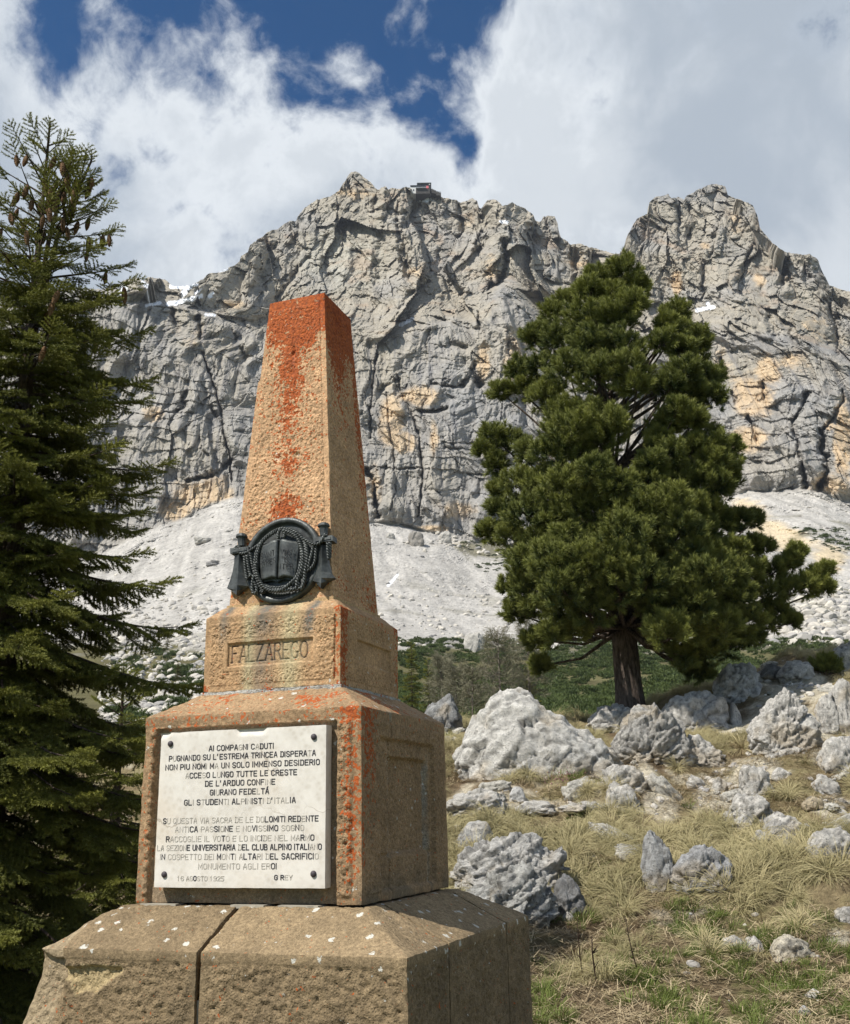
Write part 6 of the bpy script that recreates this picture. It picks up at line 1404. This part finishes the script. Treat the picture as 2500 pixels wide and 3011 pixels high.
spruce('dark spruce half hidden between the big spruce and the plinth of the monument', _b, at(345, 1990, 12.5)[2]-_b[2], [(0, 1.3), (.3, 1.2), (.6, .8), (.85, .35), (1, .05)], 77, whorl=.26, nbr=7, spray_scale=1.2, density=.9, leaders=((0, 0, 1.0),), trunk_r=.08)
far_tree('tiny spruce left of the monument nearest the spruce boughs', 492, 1852, 1905, 90, 20, 34)
far_tree('small spruce rising behind the huge pale boulder', 1560, 1955, 2110, 34, 40, 35)
def larch(label, px, ytop, ybot, v, half_px, seed, n=60):
    rs = np.random.RandomState(seed); b = at(px, ybot, v); h = at(px, ytop, v)[2]-b[2]; hw = half_px*px_m(v); root = empty('larch_tree', b, label, 'larch tree', 'leafless larches behind the crest')
    t = MB(); lean = rs.normal()*.05; t.tube([(lean*z*RH[0], lean*z*RH[1], z) for z in np.linspace(0, h, 8)], np.linspace(.018*h*.9, .006, 8), 6); t.build('trunk', M_LARCH, root, smooth=True)
    br = MB()
    for k in range(n):
        z = h*(.12+.86*rs.rand()); L = hw*(1.08-.8*z/h)*(.5+.7*rs.rand()); az = rs.rand()*6.28; d = np.array([math.cos(az), math.sin(az), .15+.3*rs.rand()]); p0 = np.array([lean*z*RH[0], lean*z*RH[1], z]); q = [p0+d*L*s-ZUP*L*.25*math.sin(s*3)+rs.normal(size=3)*.02*L for s in np.linspace(0, 1, 5)]
        br.tube(q, np.linspace(.004*v/28+.003, .0028*v/28, 5), 3, cap=False)
        for j in range(7):
            s = .2+.75*rs.rand(); c = p0+d*L*s; e = d*.5+rs.normal(size=3)*.6; e[2] -= .1; br.tube([c, c+e*L*.16, c+e*L*.30+ZUP*.01], [.0030*v/28, .0026*v/28, .0018*v/28], 3, cap=False)
    o = br.build('branches', M_LARCH, root); o['kind'] = 'stuff'
    m = n*2; z = h*(.10+.88*rs.rand(m)**.9); R = hw*(1.05-.85*z/h)*rs.rand(m)**.6; az = rs.rand(m)*6.28; p = np.stack([lean*z*RH[0]+R*np.cos(az), lean*z*RH[1]+R*np.sin(az), z], 1); d = np.stack([np.cos(az), np.sin(az), .5+0*az], 1)+rs.normal(size=(m, 3))*.4
    scatter('twigs', TWT, p, eul(d, rs.normal(size=(m, 3))), (.5+.6*rs.rand(m))*v/30, rs.randint(0, 2, m), rs.rand(m), root)
larch('bare larch with dark crooked trunk between the huge boulder and the pine', 1474, 1850, 2085, 30, 80, 41, 110)
larch('thin pale larch sapling left of the dark-trunked larch', 1390, 1960, 2118, 27, 34, 42, 50)
larch('grey leafless larch just right of the young spruces', 1300, 1925, 2095, 38, 34, 43, 90)
larch('bushy grey larch behind the dark pitted rock', 1345, 1960, 2105, 36, 36, 44, 80)
larch('leafless larch under the lower left pine boughs', 1560, 1800, 2090, 31, 60, 45, 90)

# dwarf pine scrub below the scree and behind the crest
def scrub():
    rs = np.random.RandomState(17); P, S_ = [], []
    if 'far_dist' in globals():
        n = 5200; px = rs.uniform(1120, 2620, n); py = rs.uniform(1880, 2195, n); nx = rs.uniform(330, 640, 500); nyy = rs.uniform(1900, 2190, 500); px = np.concatenate([px, nx]); py = np.concatenate([py, nyy])
        ex = [(2440, 1590, 60, 16, 22), (2480, 1610, 40, 20, 22), (2370, 1560, 40, 8, 14), (2420, 1578, 30, 6, 14), (2470, 1560, 40, 8, 10), (1455, 1665, 50, 14, 24), (1400, 1600, 50, 10, 12), (560, 1960, 60, 25, 40), (1500, 1640, 60, 20, 30)]
        for cx, cy, rx, ry, k in ex: px = np.concatenate([px, cx+rs.normal(size=k)*rx*.5]); py = np.concatenate([py, cy+rs.normal(size=k)*ry*.5])
        for x, y in zip(px, py):
            v = far_dist(x, y); c = at(x, y, v); nz = float(fbm(np.array([x/60, y/24, 0.]), 3, seed=19))
            if y > 1870 and nz < -.16 and y < 2150: continue
            if x < 700 and y > 1870 and nz < .02: continue
            P.append(c-ZUP*.15); S_.append((.7+.7*rs.rand())*(1.15 if v > 120 else 1))
    n = 700; v = rs.uniform(27, 44, n); a = rs.uniform(-.05, .46, n); u = a*v
    for x, y in zip(u, v):
        if fbm(np.array([x/4, y/4, 0.]), 2, seed=29) < -.05 and y < 36: continue
        P.append(uvw(np.array(x), np.array(y), -.1)); S_.append(.45+.5*rs.rand())
    P = np.array(P); n = len(P); d = ZUP+rs.normal(size=(n, 3))*.15
    tag(scatter('mountain_pine_scrub', SCRUBS, P, eul(d, rs.normal(size=(n, 3))), S_, rs.randint(0, 3, n), rs.rand(n)), 'dense dark green dwarf pine scrub covering the ground below the scree', 'shrub')
scrub()

# ---- grasses on the bank and meadow
def in_rock(u, v):
    m = np.zeros(u.shape, bool)
    for ru, rv, hw, dp in ROCK_FOOT: m |= (((u-ru)/(hw*.95))**2+((v-rv)/(dp*1.0))**2) < 1
    return m
def grasses():
    rs = np.random.RandomState(23)
    def sample(n, v0, v1, a0, a1): 
        v = np.sqrt(rs.uniform(v0*v0, v1*v1, n)); return rs.uniform(a0, a1, n)*v, v
    MX, MY = 0.0, 0.0
    def mon(u, v): P = rh_pt(u, v, 0*u); return (np.abs(P[:, 0]) < .86) & (np.abs(P[:, 1]) < .86)
    # dry tussocks
    u, v = sample(15000, 10.2, 27, -.45, .52); p = np.stack([u, v, 0*u], -1); dn = fbm(p/1.1, 3, seed=221)+.25*sstep(v, 12, 13.5); g = gravel_mask(u, v)
    a = u/v
    bank = np.exp(-((v-13.4)/1.2)**2)*.35; left = sstep(-a, .0, .1)*.25
    k = (dn+bank-left-g*1.1 > .10+.5*rs.rand(len(u))*.7) & ~in_rock(u, v) & ~mon(u, v); u, v = u[k], v[k]; n = len(u); print('tussocks', n)
    e = .12; zx = (gz(u+e, v)-gz(u-e, v))/(2*e); zv = (gz(u, v+e)-gz(u, v-e))/(2*e); nrm = -zx[:, None]*RH-zv[:, None]*FH+ZUP; nrm /= np.linalg.norm(nrm, axis=1)[:, None]
    down = -(zx[:, None]*RH+zv[:, None]*FH); D = nrm*.9+down*.7+rs.normal(size=(n, 3))*.14
    tag(scatter('dry_grass', DRYT, uvw(u, v, -.02), eul(D, rs.normal(size=(n, 3))), .5+.65*rs.rand(n), np.where(rs.rand(n) < .2+.5*np.exp(-((v-13.4)/1.3)**2), 4, rs.randint(0, 4, n)), rs.rand(n)**1.2), 'long straw coloured dry grass drooping over the bank and between rocks', 'dry grass')
    # green blades
    u, v = sample(12000, 7.5, 21, -.4, .5); p = np.stack([u, v, 0*u], -1); dn = fbm(p/.8, 3, seed=223)-.28*sstep(v, 11.5, 13)-gravel_mask(u, v)*.6
    k = (dn > -.10+.25*rs.rand(len(u))) & ~in_rock(u, v) & ~mon(u, v); u, v = u[k], v[k]; n = len(u); print('green', n)
    tag(scatter('green_grass', GREENT, uvw(u, v, -.01), eul(ZUP+rs.normal(size=(n, 3))*.2, rs.normal(size=(n, 3))), .6+.7*rs.rand(n), rs.randint(0, 2, n), rs.rand(n)), 'short fresh green grass on the lower meadow', 'grass')
    # straw and dead leaves lying about
    u, v = sample(9000, 7.5, 19, -.4, .5); k = ~mon(u, v) & ~in_rock(u, v) & (fbm(np.stack([u, v, 0*u], -1)/.6, 2, seed=225) > -.15); u, v = u[k], v[k]; n = len(u)
    tag(scatter('straw_litter', LITT, uvw(u, v), eul(ZUP+rs.normal(size=(n, 3))*.12, rs.normal(size=(n, 3))), .7+.6*rs.rand(n), rs.randint(0, 2, n), rs.rand(n)), 'dead straw and broken stalks strewn over the lower meadow', 'straw')
    # small stones
    V, F_ = ico(2); st = []
    for s in range(3):
        W = V*np.array([1, .8, .6])*(1+.35*fbm(V*1.4+s*5, 2, seed=s+2)+.2*(cell(V*1.8+s, seed=s)[2]-.5))[:, None]; st.append(mesh_np('pebble', W, F_, M_PEB, None, smooth=False, link=False))
    u, v = sample(30000, 8.5, 26, -.3, .5); p = np.stack([u, v, 0*u], -1); g = gravel_mask(u, v)+.7*(fbm(p/.9, 3, seed=213)-.12)*sstep(v, 11, 13)
    k = (g > .3+1.1*rs.rand(len(u))) | (rs.rand(len(u)) < .018); k &= ~mon(u, v); u, v = u[k], v[k]; n = len(u); print('pebbles', n)
    tag(scatter('scattered_stones', st, uvw(u, v, .0), eul(ZUP+rs.normal(size=(n, 3))*.4, rs.normal(size=(n, 3))), (.012+.075*rs.rand(n)**4), rs.randint(0, 3, n), rs.rand(n)), 'loose cream and grey stones scattered over the gravelly slope', 'stones')
    # heather under the huge boulder
    cs = [ground_at(1200+x/1.3415, 1850+y/1.3415) for x, y in ((500, 590), (560, 596), (620, 590), (470, 585), (600, 600), (200, 520))]; q = []
    for (cu, cv) in cs:
        for _ in range(60): q.append((cu+rs.normal()*.13, cv+rs.normal()*.07-.05))
    q = np.array(q); n = len(q); V, F_ = ico(1); fl = mesh_np('heather_bloom', V*.5, F_, M_PINK, None, link=False)
    tag(scatter('pink_heather', [fl], uvw(q[:, 0], q[:, 1], .06)+rs.normal(size=(n, 3))*.03, np.zeros((n, 3)), .007+.010*rs.rand(n), np.zeros(n), rs.rand(n)), 'small pink heather blooms at the foot of the huge pale boulder', 'heather')
    if 'far_dist' in globals():
        P, S_ = [], []
        for (x0, x1, y0, y1, m, s0) in ((300, 640, 1740, 2150, 2600, .42), (1050, 1500, 1700, 1905, 500, .4), (2050, 2560, 1700, 1900, 1500, .7), (300, 700, 1500, 1720, 160, .45), (1130, 1500, 1560, 1640, 120, .6)):
            x = rs.uniform(x0, x1, m); y = y0+(y1-y0)*rs.rand(m)**.8
            for xx, yy in zip(x, y):
                v = far_dist(xx, yy); P.append(at(xx, yy, v)); S_.append((.25+rs.rand()**4*2.0)*s0*(.5+.5*min(1.4, v/150)))
        n = len(P); tag(scatter('scree_boulders', st, P, eul(ZUP+rs.normal(size=(n, 3))*.5, rs.normal(size=(n, 3))), S_, rs.randint(0, 3, n), rs.rand(n)), 'countless pale boulders strewn over the scree slopes', 'stones')
M_PEB = material('pebble_stone', (.52, .49, .43), .95, .1); M_PINK = material('heather_pink', (.30, .13, .17), .8, .2)
def _peb():
    nt = M_PEB.node_tree; a = N(nt, 'ShaderNodeAttribute', attribute_name='rnd'); a.attribute_type = 'INSTANCER'; c = mixc(nt, a.outputs['Fac'], (.28, .27, .26), (.55, .51, .44)); nt.links.new(c, nt.nodes['Principled BSDF'].inputs['Base Color'])
_peb()
grasses()
# tall dead stems on the meadow
M_STEM = material('dead_stem', (.045, .030, .022), .9, .1); M_STRAWST = material('straw_stem', (.48, .40, .25), .8, .1)
def stem(label, pts, v_off, r, mat=M_STEM, fork=0):
    u, v = ground_at(1200+pts[-1][0]/1.3415, 1850+pts[-1][1]/1.3415); P = [at(1200+x/1.3415, 1850+y/1.3415, v-v_off*(i/len(pts))) for i, (x, y) in enumerate(pts[::-1])]; P[0] = P[0]-ZUP*.03
    o0 = P[0].copy(); m = MB(); m.tube([p-o0 for p in P], np.linspace(r, r*.45, len(P)), 5)
    rs = random.Random(len(label))
    for k in range(fork):
        i = rs.randint(1, len(P)-2); q = P[i]-o0; m.tube([q, q+np.array([rs.uniform(-.05, .05), rs.uniform(-.05, .05), rs.uniform(.02, .07)])], [r*.6, r*.3], 4)
    o = m.build('dead_stem', mat, None, smooth=True); o.location = tuple(o0); tag(o, label, 'dead stem')
stem('upright dark dead stalk, leftmost of the three tall ones on the meadow', [(668, 1140), (672, 1220), (680, 1300), (692, 1385)], .1, .007, fork=4)
stem('short brown dead stalk between the two taller dark ones', [(725, 1210), (727, 1280), (735, 1340), (748, 1410)], .1, .010, fork=5)
stem('long slightly leaning dark dead stalk right of the other two', [(858, 1135), (870, 1210), (885, 1280), (915, 1362)], .1, .007, fork=4)
stem('pale straw stalk leaning left beside the long dark stalk', [(655, 1310), (640, 1360), (628, 1400), (610, 1450)], .1, .005, M_STRAWST)
stem('pale bent straw stalk lying towards the lower right', [(915, 1350), (980, 1375), (1040, 1385), (1095, 1384)], .0, .004, M_STRAWST)
stem('pale straw stalk sloping down to the right in mid meadow', [(1030, 1195), (1055, 1250), (1080, 1300), (1110, 1350)], .0, .004, M_STRAWST)
stem('long pale straw stalk lying across the brown litter', [(1130, 1285), (1200, 1310), (1290, 1370), (1340, 1395)], .0, .005, M_STRAWST)
stem('pale straw stalk lying low near the right of the litter', [(1390, 1400), (1420, 1420), (1450, 1440), (1490, 1455)], .0, .004, M_STRAWST)
# young pine bush on the crest
def pine_bush():
    u, v = ground_at(1200+1650/1.3415, 1850+175/1.3415); b = uvw(np.array(u), np.array(v), 0); root = empty('young_pine_bush', b, 'bright green young pine bush on the crest at the far right', 'bush'); rs = np.random.RandomState(5); n = 130
    d = rs.normal(size=(n, 3)); d[:, 2] = np.abs(d[:, 2]); d /= np.linalg.norm(d, axis=1)[:, None]; p = d*np.array([.34, .30, .42])*(.4+.6*rs.rand(n))[:, None]
    scatter('needles', TUFTS, p, eul(d+ZUP*.8, rs.normal(size=(n, 3))), 1.2+0*p[:, 0], rs.randint(0, 3, n), .5+.5*rs.rand(n), root); m = MB()
    for k in range(9): m.tube([(0, 0, -.05), p[k]*.5, p[k]], [.012, .008, .004], 4)
    o = m.build('branches', M_BARK, root); o['kind'] = 'stuff'
pine_bush()
# ------------------------------------------------------------------ hut on the summit ridge and big blocks on the scree
M_DARKW = material('dark_timber', (.022, .026, .030), .7, .3); M_WHITEW = material('white_render', (.66, .66, .64), .9, .1); M_ROOF = material('roof_metal', (.35, .37, .40), .5, .4); M_PINKS = material('pink_sign', (.62, .16, .18), .7, .2); M_GLASS = material('dark_window', (.02, .025, .03), .15, .6); M_STAIR = material('terrace_timber', (.06, .055, .05), .8, .2)
def hut():
    Q = lambda x, y: (1150+x/6.976, 480+y/6.976)
    v0 = (min(far_dist(x_, y_) for x_ in range(1205, 1300, 8) for y_ in (585, 578, 572)) if 'far_dist' in globals() else 750)-1.0
    b = at(*Q(680, 610), v0); root = empty('mountain_hut', b, 'dark timber refuge with white annex perched on the summit ridge', 'mountain hut')
    def box(name, x0, y0, x1, y1, d0, d1, mat, par=root, org=b):
        """front rectangle in crop pixels, d0..d1 metres behind the front plane"""
        p0 = at(*Q(x0, y1), v0); p1 = at(*Q(x1, y0), v0); w = (p1-p0)@RH; h = p1[2]-p0[2]; m = MB()
        V = [p0-org+RH*i*w+FH*(d0 if j == 0 else d1)+ZUP*k*h for k in (0, 1) for i, j in ((0, 0), (1, 0), (1, 1), (0, 1))]
        m.add(V, [(0, 3, 2, 1), (4, 5, 6, 7), (0, 1, 5, 4), (1, 2, 6, 5), (2, 3, 7, 6), (3, 0, 4, 7)]); o = m.build(name, mat, par); return o
    box('main_building', 535, 412, 820, 520, 0, 9, M_DARKW); box('roof', 530, 400, 826, 411.5, -.6, 9.6, M_ROOF); box('lower_storey', 512, 521, 800, 640, -.9, 8, M_STAIR)
    box('annex_wall', 400, 462, 534, 600, 1.0, 8, M_WHITEW); box('annex_roof', 394, 440, 534, 449, .4, 8.5, M_DARKW)
    box('annex_front', 405, 449.5, 534, 461.5, 1.6, 7, M_GLASS); w = box('window', 452, 515, 475, 550, .9, 1.05, M_GLASS)
    for x in (560, 610, 660): box('window', x, 440, x+30, 470, -.12, -.01, M_GLASS)
    box('sign_panel', 722, 482, 770, 530, -1.1, -1.0, M_PINKS); box('sign_panel', 776, 418, 803, 442, -.15, -.02, M_WHITEW); box('chimney', 770, 384, 782, 400, 2, 3.2, M_DARKW)
    box('mast', 536, 392, 540, 412, .5, .8, M_DARKW); box('balcony', 512, 520, 720, 534, -2.0, -1.0, M_ROOF)
    for k in range(6): box('stair_flight', 820+k*34, 520+k*16, 856+k*34, 600+k*12, 0, 5, M_STAIR)
    box('terrace', 930, 604, 1025, 668, -.5, 5, M_STAIR); box('railing', 925, 584, 1028, 589, -.6, -.45, M_ROOF)
    for k in range(6): box('post', 926+k*19.5, 589.5, 929+k*19.5, 603.5, -.6, -.45, M_ROOF)
hut()
def far_rock(label, x0, y0, x1, y1, seed, tone=(.42, .40, .36)):
    v = far_dist((x0+x1)/2, y1) if 'far_dist' in globals() else 400; c = at((x0+x1)/2, y1, v-.5); s = px_m(v); hw = (x1-x0)/2*s; h = (y1-y0)*s; n, F_ = ico(4); p = n/((np.abs(n)**3).sum(1)**(1/3))[:, None]
    p = p*(1+.28*fbm(n*1.2+seed, 3, seed=seed)+.25*(cell(n*1.5+seed, seed=seed)[2]-.5)+.08*fbm(n*5, 2, seed=3))[:, None]; W = RH*(p[:, :1]*hw)+FH*(p[:, 1:2]*hw*.8)+ZUP*(p[:, 2:]*h*.75+h*.3)
    C = np.array(tone)*(1+.3*fbm(n*3+seed, 3, seed=4))[:, None]; o = mesh_np('scree_block', W, F_, M_LIME, None, smooth=False, col=C); o.location = tuple(c); tag(o, label, 'boulder')
far_rock('dark flat-topped boulder high on the scree, left of the pair right of the obelisk', 1205, 1566, 1246, 1600, 3, (.27, .25, .22))
far_rock('pale pointed boulder high on the scree, right of the pair right of the obelisk', 1292, 1566, 1328, 1594, 5)
far_rock('flat slab lying on the scree between spruce and obelisk, upper of two', 574, 1580, 622, 1596, 7)
far_rock('thin dark slab on the scree left of the obelisk, lower of two', 606, 1650, 642, 1662, 9, (.25, .24, .23))
far_rock('grey pyramid shaped block where the scree meets the scrub', 1370, 1866, 1424, 1915, 11)
far_rock('small block at the scree top beside the wall foot', 1135, 1568, 1160, 1582, 13)
# ------------------------------------------------------------------ thin mountain air
def haze():
    m = bpy.data.materials.new('thin_haze'); m.use_nodes = True; nt = m.node_tree; nt.nodes.clear(); o = nt.nodes.new('ShaderNodeOutputMaterial'); v = nt.nodes.new('ShaderNodeVolumePrincipled')
    v.inputs['Density'].default_value = .00009; v.inputs['Color'].default_value = (.80, .87, 1.0, 1); v.inputs['Anisotropy'].default_value = .2; nt.links.new(v.outputs[0], o.inputs['Volume'])
    lo, hi = np.array([-2600, -2600, -3.0]), np.array([2600, 2600, 545.0]); s = MB(); s.box(lo, hi); ob = s.build('haze', m); tag(ob, 'thin pale mountain air softening the far cliffs', None, kind='stuff')
haze()
